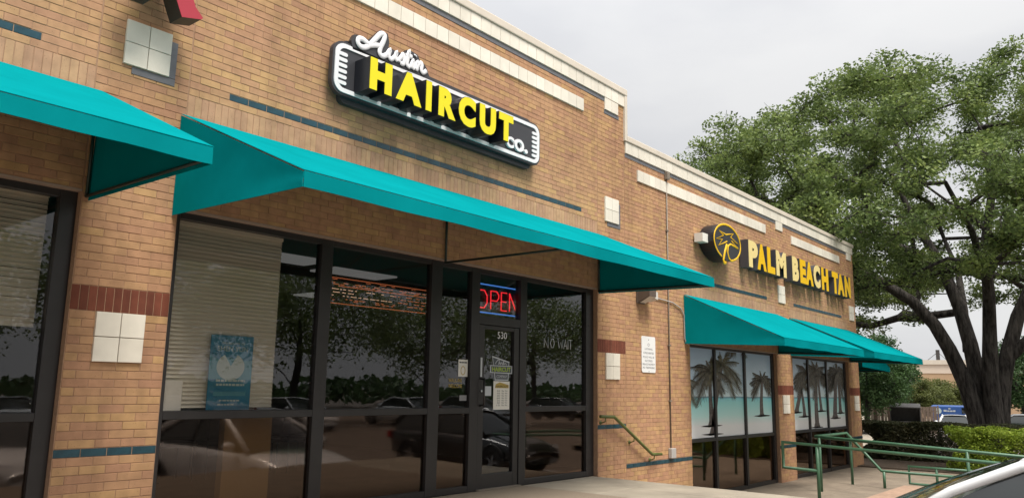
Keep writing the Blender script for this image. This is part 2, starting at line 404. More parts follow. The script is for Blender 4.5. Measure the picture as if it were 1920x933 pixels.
def letter(name, body, x0, x1, z0, z1, yf, yb, m, parent=None, bold=0.0, mb=None, shear=0.0):
    vs, fs, asp = glyph(body, bold, shear=shear)
    v = [(x0+(x1-x0)*a, yb+(yf-yb)*c, z0+(z1-z0)*b) for a, b, c in vs.tolist()]
    if mb is not None: mb.add(v, fs); return None
    return MB().add(v, fs).build(name, m, parent)

# numpy mesh for foliage
def leaves_mesh(name, cen, nrm_rand, size, aspect=0.55):
    n = len(cen)
    d = NP.normal(size=(n,3)); d[:,2] *= 0.6; d /= np.linalg.norm(d, axis=1)[:,None]
    e = NP.normal(size=(n,3)); e -= (e*d).sum(1)[:,None]*d; e /= np.linalg.norm(e, axis=1)[:,None]
    s = size*(0.65+0.7*NP.random(n))[:,None]
    v = np.stack([cen-d*s*0.5, cen+e*s*aspect*0.5, cen+d*s*0.5, cen-e*s*aspect*0.5], 1).reshape(-1,3)
    me = bpy.data.meshes.new(name)
    me.vertices.add(4*n); me.vertices.foreach_set('co', v.astype('f').ravel())
    me.loops.add(4*n); me.loops.foreach_set('vertex_index', np.arange(4*n, dtype='i'))
    me.polygons.add(n); me.polygons.foreach_set('loop_start', np.arange(0,4*n,4, dtype='i'))
    try: me.polygons.foreach_set('loop_total', np.full(n,4,'i'))
    except Exception: pass
    me.update(calc_edges=True)
    return me

# ------------------------------------------------------------------ ground
GL = -0.80                                   # parking lot level
LOW = Z(-19.7)                               # lower walk
FAR = -1.42                                  # the lot falls away beyond the building
def lot_z(x):
    t = min(1,max(0,(x-27.7)/17)); return GL+(FAR-GL)*t*t*(3-2*t)
_xs = [-400,27.7]+[27.7+1.7*i for i in range(1,11)]+[400]
o = MB().add([(x,y,lot_z(x)) for x in _xs for y in (-400,400)], [(2*i,2*i+2,2*i+3,2*i+1) for i in range(len(_xs)-1)]).build('parking_lot', 'asphalt', None, True); struct(o)
MB_ = MB().box(X(-120), X(86.5), -3.9, 0.06, GL, 0.0); struct(MB_.build('aggregate_sidewalk', 'aggregate'))
o = MB().box(X(86.5)+0.002, X(111), -3.9, 0.06, GL, -0.015).build('concrete_landing', 'soil'); struct(o)
for (xa,xb) in ((X(86.5)+0.006,X(98.7)-0.004),(X(98.7)+0.004,X(111))):
    for (ya,yb0) in ((-3.9,-2.35),(-2.34,-1.10),(-1.09,0.06)):
        bevel(MB().box(xa, xb, ya, yb0, -0.0148, random.uniform(-.002,.001)).build('slab', 'concrete', o), 0.005, 1)
st = MB()
for k in range(1,4):
    st.box(X(111)+0.30*(k-1), X(111)+0.30*k, -1.9, -0.0, GL, -0.165*k)
struct(st.build('stairs', 'concrete'))
o = MB().box(X(111)+0.9, 20.2, -4.45, 0.10, GL, LOW-0.02).build('lower_walk', 'soil'); struct(o)
_nx = 8; _x0 = X(111)+0.9; _dx = (20.2-_x0)/_nx
for i in range(_nx):
    for (ya,yb0) in ((-4.45,-2.90),(-2.89,-1.40),(-1.39,0.10)):
        bevel(MB().box(_x0+i*_dx+0.004, _x0+(i+1)*_dx-0.004, ya, yb0, LOW-0.0195, LOW+random.uniform(-.002,.002)).build('slab', 'walk', o), 0.004, 1)
o = MB().box(20.2, 27.4, -9.0, 2.4, GL, LOW+0.03).build('planting_bed', 'soil'); struct(o)
o = MB().box(20.2, 27.6, 2.4, 9.0, GL, LOW-0.02).build('side_path', 'concrete'); struct(o)
kb = MB().box(20.2, 20.35, -9.15, -4.5, GL, LOW+0.06); kb.box(20.35, 27.5, -9.15, -9.0, GL, LOW+0.06)
struct(kb.build('kerb', 'concrete'))
# lot bay lines
for k in range(9):
    x = -8 + k*2.75
    o = MB().box(x, x+0.1, -9.3, -4.2, GL, GL+0.004).build('bay_line', 'paint_white'); struct(o)
for k in range(22):
    x = -20 + k*2.75
    o = MB().box(x, x+0.1, -27.5, -22.5, GL, GL+0.004).build('bay_line', 'paint_white'); struct(o)
_xs = [27.7+1.7*i for i in range(11)]+[150]
o = MB().add([p for x in _xs for p in ((x,2.5+(x-27.7)*.145,lot_z(x)+0.006),(x,6+(x-27.7)*.23,lot_z(x)+0.006))], [(2*i,2*i+2,2*i+3,2*i+1) for i in range(len(_xs)-1)]).build('service_drive', 'concrete', None, True); struct(o)

# ------------------------------------------------------------------ the building
BLD = empty('shop_building', (0,0,0)); tag(BLD, 'long tan brick shop building with white tile trim and dark storefront windows', 'building')
UE = 307.5                                   # right-hand corner
OPEN = [(-52,0,-12,31.4), (12,112,-12,31.4), (157,218.5,-21,21.45), (232.5,294,-21,21.45)]
core = MB(); yb = 0.24
def cb(u0,u1,w0,w1): core.box(X(u0), X(u1), 0.0042, yb, Z(w0), Z(w1))
cb(-64,-52,-12,81); cb(-52,0,31.4,81); cb(0,12,-12,81); cb(12,112,31.4,81); cb(112,124,-12,81)
cb(124,157,-21.5,69.3); cb(157,218.5,21.45,69.3); cb(218.5,232.5,-21.5,69.3); cb(232.5,294,21.45,69.3); cb(294,UE,-21.5,69.3)
core.build('wall', 'mortar', BLD)
# side and back walls, roof, parapets
sw = MB()
sw.box(X(UE)-0.24, X(UE)-0.01, 0.2402, 14, GL, Z(69.3)); sw.box(X(-64), X(-64)+0.24, 0.2402, 14, GL, Z(81)); sw.box(X(-64)+0.2402, X(UE)-0.2402, 13.76, 14, GL, Z(69.0))
sw.box(X(124)-0.24, X(124)-0.01, 0.2402, 13.75, Z(60), Z(81)); sw.build('side_wall', 'mortar', BLD)
MB().box(X(-64)+0.2402, X(124)-0.2402, 0.2402, 13.75, Z(66)-0.15, Z(66)).build('roof', 'room_ceiling', BLD)
MB().box(X(124)-0.0, X(UE)-0.2402, 0.2402, 13.75, Z(58)-0.15, Z(58)).build('roof', 'room_ceiling', BLD)
# copings
cp = MB().box(X(-64.6), X(124.9), -0.045, 0.32, Z(81), Z(82.7)); bevel(cp.build('coping', 'coping', BLD), 0.012)
cp = MB().box(X(123.75), X(124.9), -0.04, 0.315, Z(69.31), Z(80.99)); bevel(cp.build('coping', 'coping', BLD), 0.008)
cp = MB().box(X(124.92), X(UE+0.7), -0.045, 0.32, Z(69.3), Z(70.8)); bevel(cp.build('coping', 'coping', BLD), 0.012)
cp = MB().box(X(UE)-0.28, X(UE+0.7), 0.3202, 14.05, Z(69.3), Z(70.8)); cp.build('coping', 'coping', BLD)
# lintels over the openings: steel angles, their undersides show
for (a,b,w0,w1) in OPEN:
    MB().box(X(a)+0.004, X(b)-0.004, -0.004, 0.10, Z(w1)-0.018, Z(w1)-0.002).build('lintel', 'lintel', BLD)

# --- white tiles -------------------------------------------------------
_mesh_cache = {}
def piece_mesh(kind, L, H, D, ch=0.0022):
    """front-chamfered block, front at y=-D.. centred in x,z"""
    k = (kind, round(L,4), round(H,4), round(D,4))
    if k in _mesh_cache: return _mesh_cache[k]
    a, b = L/2, H/2
    v = [(-a,0,-b),(a,0,-b),(a,0,b),(-a,0,b),(-a,-D+ch,-b),(a,-D+ch,-b),(a,-D+ch,b),(-a,-D+ch,b),(-a+ch,-D,-b+ch),(a-ch,-D,-b+ch),(a-ch,-D,b-ch),(-a+ch,-D,b-ch)]
    f = [(8,9,10,11),(0,1,5,4),(1,2,6,5),(2,3,7,6),(3,0,4,7),(4,5,9,8),(5,6,10,9),(6,7,11,10),(7,4,8,11)]
    me = bpy.data.meshes.new(kind); me.from_pydata(v, [], f); me.update(); _mesh_cache[k] = me
    return me
def piece(kind, u0, u1, w0, w1, yface, D, m, gap=0.003):
    me = piece_mesh(kind, X(u1-u0)-2*gap, X(w1-w0)-2*gap, D)
    return link(kind, me, m, BLD, loc=((X(u0)+X(u1))/2, yface+D, (Z(w0)+Z(w1))/2))
TILE_RECTS = []
def tile(u0,u1,w0,w1): piece('white_tile', u0,u1,w0,w1, -0.024+random.uniform(-.0012,.0012), 0.03, 'white_tile', 0.0032)
def tile_sq(u,wb):
    for i in range(2):
        for j in range(2): tile(u+3*i, u+3*i+3, wb+3*j, wb+3*j+3)
    TILE_RECTS.append((u,u+6,wb,wb+6))
for (u,wb) in ((3,11),(115,11),(3,48.4),(115,47.6),(221.8,1.9),(299,1.9),(221.6,38.3),(298.8,38.2)): tile_sq(u,wb)
k = -62
while k < 124: tile(k, min(k+3,124), 78, 81); k += 3
TILE_RECTS.append((-62,124,78,81))
for (a,n) in ((22,28),(-60,18)):
    for i in range(n): tile(a+3*i, a+3*i+3, 71.8, 74.8)
    TILE_RECTS.append((a,a+3*n,71.8,74.8))
for u in (115,118,3,6): tile(u,u+3,74.95,77.95)
TILE_RECTS += [(115,121,75,78),(3,9,75,78)]
n = 61
for i in range(n): tile(124.3+i*3.0, 124.3+(i+1)*3.0, 66.3, 69.28)
TILE_RECTS.append((124.3,UE,66.3,69.3))
for (a,b,n) in ((130,212.6,28),(236,289,18)):
    s_ = (b-a)/n
    for i in range(n): tile(a+s_*i, a+s_*(i+1), 60.35, 63.35)
    TILE_RECTS.append((a,b,60.35,63.35))
for a in (221.7,298.8):
    for i in range(2): tile(a+3*i, a+3*i+3, 63.3, 66.28)
    TILE_RECTS.append((a,a+6,63.3,66.3))
# grey trim: drop-shadow tiles at the squares, shadow gap painted grey below the strips
def grey(u0,u1,w0,w1,p=0.006): piece('grey_shadow_trim', u0,u1,w0,w1, -p, 0.014, 'grey_shadow_trim', 0.0008)
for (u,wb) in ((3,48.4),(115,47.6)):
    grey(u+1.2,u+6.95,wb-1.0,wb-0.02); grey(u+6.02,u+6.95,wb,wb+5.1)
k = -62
while k < 113: grey(k,k+9,77.0,77.97); k += 9  # shade of the gap under the tall strip, put in as grey pieces
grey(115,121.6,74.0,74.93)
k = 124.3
while k < 300: grey(k,k+9,65.3,66.27); k += 9  # same painted shadow line under the lower strip

# --- brick courses -------------------------------------------------------
EXCL = [(a,b,c,d) for (a,b,c,d) in OPEN]
FEAT = []      # rectangles taken by accent courses
def course(kind, u0, u1, w0, w1, step, m, proud=0.0, gap=0.0030):
    n = max(1, round((u1-u0)/step)); s_ = (u1-u0)/n
    for i in range(n):
        piece(kind, u0+s_*i, u0+s_*(i+1), w0, w1, -proud+random.uniform(-.0012,.0012), 0.02, m, gap)
    FEAT.append((u0,u1,w0,w1))
for (a,b) in ((-52,0),(12,112)): course('soldier_brick', a,b,44,47,1.0,'brick_soldier')
for (a,b) in ((156,219),(232,295)): course('soldier_brick', a,b,34,37,1.0,'brick_soldier')
for (a,b) in ((-48,-6.4),(18,105.5)): course('teal_brick', a,b,48,49,3.0,'teal_glaze',0.0)
for (a,b) in ((163,212),(236,288.5)): course('teal_brick', a,b,38.4,39.4,3.0,'teal_glaze',0.005)
for (a,b) in ((0,12),(112,124)):
    course('teal_brick', a,b,0,1,3.0,'teal_glaze'); course('red_brick', a,b,17,20,1.0,'brick_red')
for (a,b) in ((124,157),(218.5,232.5),(294,UE)): course('teal_brick', a,b,-9.1,-8.1,3.0,'teal_glaze',0.005)
for (a,b) in ((218.5,232.5),(294,UE)): course('red_brick', a,b,8,11,1.0,'brick_red')

def subtract(iv, a, b):
    out = []
    for (p,q) in iv:
        if b <= p or a >= q: out.append((p,q)); continue
        if a > p: out.append((p,a))
        if b < q: out.append((b,q))
    return out
JOINTS = [0,12,112,124]
BR = []
for row in range(-21, 81):
    mid = row+0.5
    iv = []
    if row >= -12: iv.append((-64,124))
    iv.append((124,UE)) if row < 69 else None
    for (a,b,c,d) in EXCL:
        if c < mid < d: iv = subtract(iv, a, b)
    for (a,b,c,d) in FEAT:
        if c < mid < d: iv = subtract(iv, a, b)
    for j in JOINTS:
        iv = subtract(iv, j-0.06, j+0.06)
    for (p,q) in iv:
        off = 1.5 if row % 2 else 0.0
        a = p; k = math.floor((p-off)/3.0)*3.0+off+3.0
        while a < q-0.05:
            b = min(k, q)
            if b-a < 0.55 and b < q: k += 3.0; continue
            if q-b < 0.55: b = q
            if not any(r0_ <= a-0.0 and b <= r1_ and w0_ <= row and row+1 <= w1_ for (r0_,r1_,w0_,w1_) in TILE_RECTS):
                lo_ = row
                for (oa,ob_,oc,od) in OPEN:
                    if row < od < row+1 and a >= oa-0.1 and b <= ob_+0.1: lo_ = od
                BR.append((a,b,lo_,row+1))
            a = b; k += 3.0

# ------------------------------------------------------------------ storefront windows and door
FY0, FY1 = Yd(1.1), Yd(2.6)      # aluminium frame depth
GY = Yd(1.75)
def pane(parent, u0,u1,w0,w1, m='glass', y=GY):
    return MB().box(X(u0)-0.006, X(u1)+0.006, y, y+0.006, Z(w0)-0.006, Z(w1)+0.006).build('pane', m, parent)
def bay(u0,u1,wb,wr0,wr1,wt, jl, jr, top=1.1, lowmat='glass_dark', upmat='glass'):
    """one window bay: jl/jr widths of its side members"""
    f = MB()
    if jl: f.box(X(u0), X(u0+jl), FY0, FY1, Z(wb), Z(wt))
    if jr: f.box(X(u1-jr), X(u1), FY0, FY1, Z(wb), Z(wt))
    a, b = u0+jl, u1-jr
    f.box(X(a), X(b), FY0+0.004, FY1-0.004, Z(wt-top), Z(wt)); f.box(X(a), X(b), FY0+0.004, FY1-0.004, Z(wr0), Z(wr1)); f.box(X(a), X(b), FY0+0.004, FY1-0.004, Z(wb), Z(wb+1.1))
    o = bevel(f.build('window', 'frame', BLD), 0.004, 1)
    pane(o, a,b,wr1,wt-top, upmat); pane(o, a,b,wb+1.1,wr0, lowmat)
    return o
WB = -9.9
bay(-52,-26,WB,4.1,5.1,31.39,1.2,1.0); bay(-26,-0.02,WB,4.1,5.1,31.39,1.0,1.9)
bay(12.02,38.4,WB,4.0,5.1,31.39,1.0,2.2); bay(38.4,63.0,WB,4.0,5.1,31.39,0,2.7); bay(63.0,73.3,WB,4.0,5.1,31.39,0,2.3)
bay(85.6,111.98,WB,4.1,5.2,31.39,2.1,2.9)
# transom over the door
o = MB().box(X(73.3), X(85.6), FY0+0.004, FY1-0.004, Z(20.6), Z(22.2)).build('transom', 'frame', BLD); pane(o, 73.3,85.6,22.2,30.3)
MB().box(X(73.3), X(85.6), FY0+0.004, FY1-0.004, Z(30.3), Z(31.39)).build('head_bar', 'frame', o)
# door leaf
dl = MB(); a,b,wb_,wt_ = 73.45,85.45,-9.75,20.5
dl.box(X(a),X(a+1.6),FY0+0.012,FY1-0.03,Z(wb_),Z(wt_)); dl.box(X(b-1.5),X(b),FY0+0.012,FY1-0.03,Z(wb_),Z(wt_))
dl.box(X(a+1.6),X(b-1.5),FY0+0.015,FY1-0.033,Z(wt_-0.75),Z(wt_)); dl.box(X(a+1.6),X(b-1.5),FY0+0.015,FY1-0.033,Z(wb_),Z(wb_+2.6))
door = bevel(dl.build('door', 'frame', BLD), 0.004, 1); pane(door, a+1.6,b-1.5,wb_+2.6,wt_-0.75)
hd = MB().tube([(X(74.1),FY0+0.012,Z(10.4)),(X(74.1),FY0-0.05,Z(10.2)),(X(74.1),FY0-0.05,Z(5.6)),(X(74.1),FY0+0.012,Z(5.4))], 0.013, 8)
hd.build('handle', 'frame', door, True); MB().box(X(73.9),X(74.35),FY0+0.004,FY0+0.012,Z(10.7),Z(14.3)).build('push_label', 'logo_pale', door)
MB().tube([(X(74.2),FY0+0.014,Z(8.1)),(X(74.2),FY0-0.004,Z(8.1))],0.016,12).build('lock_cylinder','chrome',door)
MB().box(X(73.3),X(85.6),FY0-0.05,FY1,0.003,0.016).build('threshold','galv',door)
# tanning salon windows
TW = [(157.02,(174.6,195.4,218.48)), (232.52,(251.0,271.0,293.98))]
tan_w = []
for (u0_, stops) in TW:
    p = u0_
    for i, q in enumerate(stops):
        tan_w.append(bay(p,q,-19.7,-4.9,-4.0,21.44, 1.0 if i==0 else 0.6, 0.6 if i<2 else 1.6, top=0.9, lowmat='glass_dark'))
        p = q
def film(parent,u0,u1):
    o = MB().box(0,X(u1-u0),0,0.0015,0,Z(20.5)-Z(-3.9)).build('beach_film','beach_film',parent); o.location = (X(u0),GY-0.0035,Z(-3.9))
p = TW[0][0]
for wi,(u0_,stops) in enumerate(TW):
    p = u0_
    for i,q in enumerate(stops):
        film(tan_w[wi*3+i], p+(1.0 if i==0 else 0.6), q-(0.6 if i<2 else 1.6)); p = q

def palm_print(parent, u, wb_, wt_, lean, n, fr, seed, clip, dark=True, tk=1.0):
    """printed palm: trunk strip and drooping fronds, flat on the film"""
    rg = random.Random(seed); y = GY-0.0058
    ulo, uhi = clip; whi = 20.3; wlo = -3.8; SX = 1.9
    t = MB(); pts = []
    for i in range(11):
        s_ = i/10; pts.append((u+lean*s_+0.35*math.sin(s_*5+seed), wb_+(wt_-wb_)*s_, tk*1.55*(0.95-0.4*s_+(0.5 if i==0 else 0))))
    def cl(q): return (min(max(q[0],ulo),uhi), max(min(q[1],whi),wlo))
    def quadx(mb, poly, yy):
        P = [cl(q) for q in poly]
        mb.add([(X(q[0]), yy, Z(q[1])) for q in P], [tuple(range(len(P)))])
    for i in range(10):
        a,b = pts[i],pts[i+1]
        quadx(t, [(a[0]-a[2],a[1]),(a[0]+a[2],a[1]),(b[0]+b[2],b[1]),(b[0]-b[2],b[1])], y)
    for k in range(3):
        e = rg.uniform(-1,1)
        quadx(t, [(u-6+e,wb_+0.15+k*.1),(u-1,wb_-0.15),(u+7+e,wb_+0.05+k*.12),(u+1.5,wb_+0.5)], y-0.0003)
    t.build('palm_print','palm_trunk',parent)
    g = MB(); cx,cz = pts[-1][0],pts[-1][1]
    for k in range(n):
        a = -0.75+(math.pi+1.5)*k/(n-1)+rg.uniform(-.2,.2); L = fr*rg.uniform(.75,1.2)
        px,pz = cx,cz; vx,vz = math.cos(a), math.sin(a)
        m_ = 18; drop = rg.uniform(.035,.085); yy = y-0.0004-0.00003*k; L *= .88
        for i in range(m_):
            qx,qz = px+vx*L*SX/m_, pz+vz*L/m_
            vz -= drop
            wd = 0.12
            quadx(g, [(px,pz-wd),(qx,qz-wd),(qx,qz+wd),(px,pz+wd)], yy)
            ll = fr*0.34*math.sin(math.pi*min(1,(i+2)/(m_+1)))
            for sgn in (-1,1):
                l2 = ll*rg.uniform(.6,1.25)
                nx,nz = -vz*sgn, vx*sgn
                ex,ez = qx+(vx*.55+nx*.55)*l2*SX, qz+(vz*.45+nz*.6)*l2-l2*.45
                quadx(g, [(px,pz),(qx,qz),(ex,ez)], yy)
            px,pz = qx,qz
    g.build('palm_print','palm_dark' if dark else 'palm_green',parent)
C1 = (158.1,216.7); C2 = (233.6,292.2)
palm_print(tan_w[0],172.0,-1.0,14.5,0.5,15,7.5,1,C1); palm_print(tan_w[0],172.5,-3.3,16.5,7.5,13,7.5,2,C1,False); palm_print(tan_w[0],153.0,-3.7,11.5,1,13,6.5,5,C1,False)
palm_print(tan_w[2],208.5,1.2,12.5,0.6,17,6.0,3,C1); palm_print(tan_w[1],191,21,24,2,9,6,6,C1)
palm_print(tan_w[3],238,1.8,16,12,15,8,8,C2,True,1.3); palm_print(tan_w[3],246.5,0.3,13.0,-2,11,5,13,C2); palm_print(tan_w[4],259,-3.7,17,1.2,15,8,9,C2,True,1.5); palm_print(tan_w[4],264,2.0,15,-1,11,6,14,C2); palm_print(tan_w[5],280,-0.8,16,2.5,15,8,10,C2,True,1.7); palm_print(tan_w[5],287,1.0,17,-2.0,15,8,11,C2,True,1.2)

# rooms behind the glass
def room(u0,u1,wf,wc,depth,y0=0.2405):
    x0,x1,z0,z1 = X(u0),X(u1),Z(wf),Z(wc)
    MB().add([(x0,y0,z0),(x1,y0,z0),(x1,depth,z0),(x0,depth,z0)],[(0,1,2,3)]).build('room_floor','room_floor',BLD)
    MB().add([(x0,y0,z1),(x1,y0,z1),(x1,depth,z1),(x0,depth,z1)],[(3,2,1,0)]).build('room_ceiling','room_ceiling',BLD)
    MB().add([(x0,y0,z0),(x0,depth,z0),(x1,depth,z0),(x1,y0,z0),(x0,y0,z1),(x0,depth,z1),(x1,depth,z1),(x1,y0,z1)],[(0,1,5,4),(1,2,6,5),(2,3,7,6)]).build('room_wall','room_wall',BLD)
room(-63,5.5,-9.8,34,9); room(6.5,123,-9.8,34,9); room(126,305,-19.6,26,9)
for (u_,y_) in ((44,2.2),(68,2.6),(24,4.2),(60,6.2),(95,5.6)):
    MB().box(X(u_)-0.02, X(u_)+1.2, y_, y_+0.6, Z(34)-0.03, Z(34)-0.004).build('ceiling_light','panel_light',BLD)

# ------------------------------------------------------------------ awnings
def awning(name, u0,u1, wt,wbot, wf1,wf0, yf, label, mids=()):
    root = empty(name, (X(u0),0,Z(wbot))); tag(root,label,'awning','teal canvas awnings on the brick front')
    inv = Matrix.Translation(-root.location)
    def par(o): o.parent = root; o.matrix_parent_inverse = inv; return o
    x0,x1 = X(u0),X(u1); yF = Yd(yf)
    n = max(6,int((x1-x0)/0.28))
    def sl(a,b):
        eg = min(1,24*a*(1-a))
        sag = (0.018*math.sin(math.pi*b)*abs(math.sin(math.pi*a*n/6))+0.007*math.sin(a*37+b*9)*math.sin(math.pi*b))*eg
        return (x0-0.006+(x1-x0+0.012)*a, -0.01+(yF+0.008)*b, Z(wt)+(Z(wf1)-Z(wt))*b-sag+0.003)
    o = MB().grid(sl,n*2,8).build('canopy','canvas',None,True); s_ = o.modifiers.new('cloth','SOLIDIFY'); s_.thickness = 0.006; e_ = o.modifiers.new('edges','EDGE_SPLIT'); e_.split_angle = R(40); par(o)
    def va(a,b):
        return (x0+(x1-x0)*a, yF+0.001+0.006*math.sin(a*23)*b, Z(wf1)+(Z(wf0)-Z(wf1))*b+0.004*math.sin(a*31)*b)
    o = MB().grid(va,n*2,3).build('valance','canvas',None,True); s_ = o.modifiers.new('cloth','SOLIDIFY'); s_.thickness = 0.006; e_ = o.modifiers.new('edges','EDGE_SPLIT'); e_.split_angle = R(40); par(o)
    for xe in (x0,x1):
        def en(a,b):
            top = (0,Z(wt)-0.01) if a == 0 else None
            y = -0.006+(yF+0.008)*a
            zt = Z(wt)+(Z(wf1)-Z(wt))*a-0.006; zb = Z(wbot)+(Z(wf0)-Z(wbot))*a
            return (xe+0.012*math.sin(math.pi*a)*math.sin(math.pi*b)*(1 if xe==x0 else -1)+0.004*math.sin(a*14+b*5)*math.sin(math.pi*b), y, zt+(zb-zt)*b)
        o = MB().grid(en,14,8).build('end_panel','canvas',None,True); s_ = o.modifiers.new('cloth','SOLIDIFY'); s_.thickness = 0.006; e_ = o.modifiers.new('edges','EDGE_SPLIT'); e_.split_angle = R(40); par(o)
    for xm in (x0+0.03,x1-0.03):
        m_ = MB().tube([(xm,-0.02,Z(wbot)+0.03),(xm,yF+0.03,Z(wf0)+0.03)],0.014,6); m_.tube([(xm,-0.05,Z(wt)-0.12),(xm,yF+0.08,Z(wf1)-0.045)],0.014,6)
        m_.tube([(xm,-0.03,Z(wbot)+0.03),(xm,-0.03,Z(wt)-0.05)],0.014,6); par(m_.build('frame_bar','pipe_dark',None,True))
    for um in mids:
        xm = X(um)
        m_ = MB().tube([(xm,-0.03,Z(wbot)+0.03),(xm,-0.03,Z(wt)-0.06)],0.016,6); m_.tube([(xm,-0.02,Z(wbot)+0.03),(xm,yF+0.03,Z(wf0)+0.05)],0.014,6)
        m_.tube([(xm,-0.05,Z(wt)-0.13),(xm,yF+0.08,Z(wf1)-0.055)],0.014,6); par(m_.build('frame_bar','pipe_dark',None,True))
    m_ = MB().tube([(x0,yF+0.03,Z(wf0)+0.025),(x1,yF+0.03,Z(wf0)+0.025)],0.014,6); m_.tube([(x0,yF+0.03,Z(wf1)-0.03),(x1,yF+0.03,Z(wf1)-0.03)],0.014,6); par(m_.build('frame_bar','pipe_dark',None,True))
    return root
awning('awning',-53,0.8,43.9,30.1,31.6,29.9,-27.8,'teal awning at the left edge, above the leftmost shop window',(-26,))
awning('awning',11.3,112.4,43.9,30.2,31.6,29.8,-28.2,'long teal awning over the haircut shop window and door',(62,))
awning('awning',154.0,219.5,34.1,21.1,21.9,20.0,-26.8,'teal awning over the beach picture window nearest the handrail',())
awning('awning',231.0,295.5,33.8,21.1,21.9,20.0,-26.8,'teal awning nearest the building corner and the oak',())
aw = awning('awning',0,62,33.8,21.1,21.9,20.0,-42,'small teal awning peeking out around the right building corner',())
aw.rotation_euler = (0,0,R(90)); aw.location = (X(UE)+0.01,-0.1,Z(19.7))

# ------------------------------------------------------------------ haircut sign
def rrect(u0,u1,w0,w1,r,n=6):
    P = []
    for (cx,cz,a0) in ((u1-r,w1-r,0),(u0+r,w1-r,90),(u0+r,w0+r,180),(u1-r,w0+r,270)):
        for i in range(n+1):
            a = R(a0+90*i/n); P.append((X(cx+r*math.cos(a)), Z(cz+r*math.sin(a))))
    return P
def ring(mb,outer,inner,yf,yb_):
    n = len(outer)
    vs = [(x,yf,z) for x,z in outer]+[(x,yf,z) for x,z in inner]+[(x,yb_,z) for x,z in outer]+[(x,yb_,z) for x,z in inner]
    fs = []
    for i in range(n):
        j = (i+1)%n
        fs += [(i,j,n+j,n+i),(i,2*n+i,2*n+j,j),(n+i,n+j,3*n+j,3*n+i)]
    mb.add(vs,fs)
SG = empty('haircut_sign',(X(60),0,Z(54))); tag(SG,'dark grey haircut shop sign with yellow letters and white border','sign')
INV = Matrix.Translation(-SG.location)
def sg(o,root=SG): o.parent = root; o.matrix_parent_inverse = Matrix.Translation(-root.location); return o
CY = Yd(-2.0)
body = MB().prism(rrect(33.7,87.3,53.85,62.75,2.1),CY,Yd(-1.1)); o = sg(body.build('cabinet','sign_grey'))
back = MB().prism(rrect(36.2,85.2,53.0,63.6,1.0),Yd(-1.1)+0.001,-0.006); sg(back.build('backing_box','sign_grey'))
hump = MB().prism([(X(a),Z(b)) for a,b in ((37.4,62.0),(37.0,63.4),(37.6,64.6),(38.6,64.8),(40.4,64.5),(41.8,66.0),(43.0,67.4),(44.6,67.3),(45.0,66.0),(44.9,65.0),(46.4,64.9),(48.4,65.0),(49.0,66.0),(50.0,66.2),(50.6,66.1),(51.6,66.0),(52.2,65.2),(53.2,64.9),(54.0,64.2),(54.5,63.2),(55.2,62.4))],CY-0.012,Yd(-1.4)); sg(hump.build('script_backing','sign_grey'))
bd = MB(); ring(bd,rrect(34.1,86.9,54.25,62.35,1.8),rrect(34.85,86.15,54.95,61.65,1.3),CY-0.012,CY); sg(bd.build('border','sign_white'))
for k in range(6):
    w_ = 60.55-k*0.95
    for (a,b) in ((34.7,36.5),(84.5,86.3)):
        s_ = 1 if a < 40 else -1
        q = MB().prism(rrect(a,b,w_-0.29,w_+0.29,0.27),CY-0.013,CY-0.0005); sg(q.build('comb_stripe','sign_white'))
LF = Yd(-5.7)
HC = [('H',38.15,42.95),('A',43.75,49.65),('I',50.5,52.0),('R',53.55,58.0),('C',58.6,63.25),('U',64.2,68.9),('T',69.65,74.05)]
def strokes(body):
    """bold gothic capitals as outlines in a unit box: list of polygons (outer) and strips"""
for ch,a,b in HC:
    yo = 0.12 if ch in 'CU' else 0
    o = letter('letter',ch,X(a),X(b),Z(54.75-yo),Z(60.2+(0.12 if ch=='C' else 0)),LF,CY-0.002,'sign_black',None,bold=0.075); sg(o)
    g = letter('letter_face',ch,X(a+0.09),X(b-0.09),Z(54.84-yo),Z(60.11+(0.12 if ch=='C' else 0)),LF-0.006,LF-0.0006,'sign_yellow',None,bold=0.066); g.parent = o
    g.matrix_parent_inverse = Matrix.Identity(4)
for ch,a,b,w0_,w1_ in (('C',76.0,78.3,55.45,57.75),('O',78.55,81.55,55.35,57.9),('.',81.75,82.75,55.45,56.35)):
    sg(letter('letter',ch,X(a),X(b),Z(w0_),Z(w1_),CY-0.03,CY-0.001,'sign_white',None,bold=0.05))
def brush(mb, pts, r, y, n=10, flat=0.35):
    """flattened round-section stroke lying on the wall plane"""
    m2 = MB().tube([(X(a),0,Z(b)) for a,b in pts], [X(q) for q in r] if isinstance(r,(list,tuple)) else X(r), n)
    mb.add([(x,y+yy*flat,z) for x,yy,z in m2.v], m2.f)
def spline(P, k=6):
    out = []
    for i in range(len(P)-1):
        p0 = P[max(i-1,0)]; p1 = P[i]; p2 = P[i+1]; p3 = P[min(i+2,len(P)-1)]
        for j in range(k):
            t = j/k
            out.append(tuple(0.5*(2*p1[d]+(p2[d]-p0[d])*t+(2*p0[d]-5*p1[d]+4*p2[d]-p3[d])*t*t+(3*p1[d]-p0[d]-3*p2[d]+p3[d])*t**3) for d in range(2)))
    out.append(tuple(P[-1])); return out
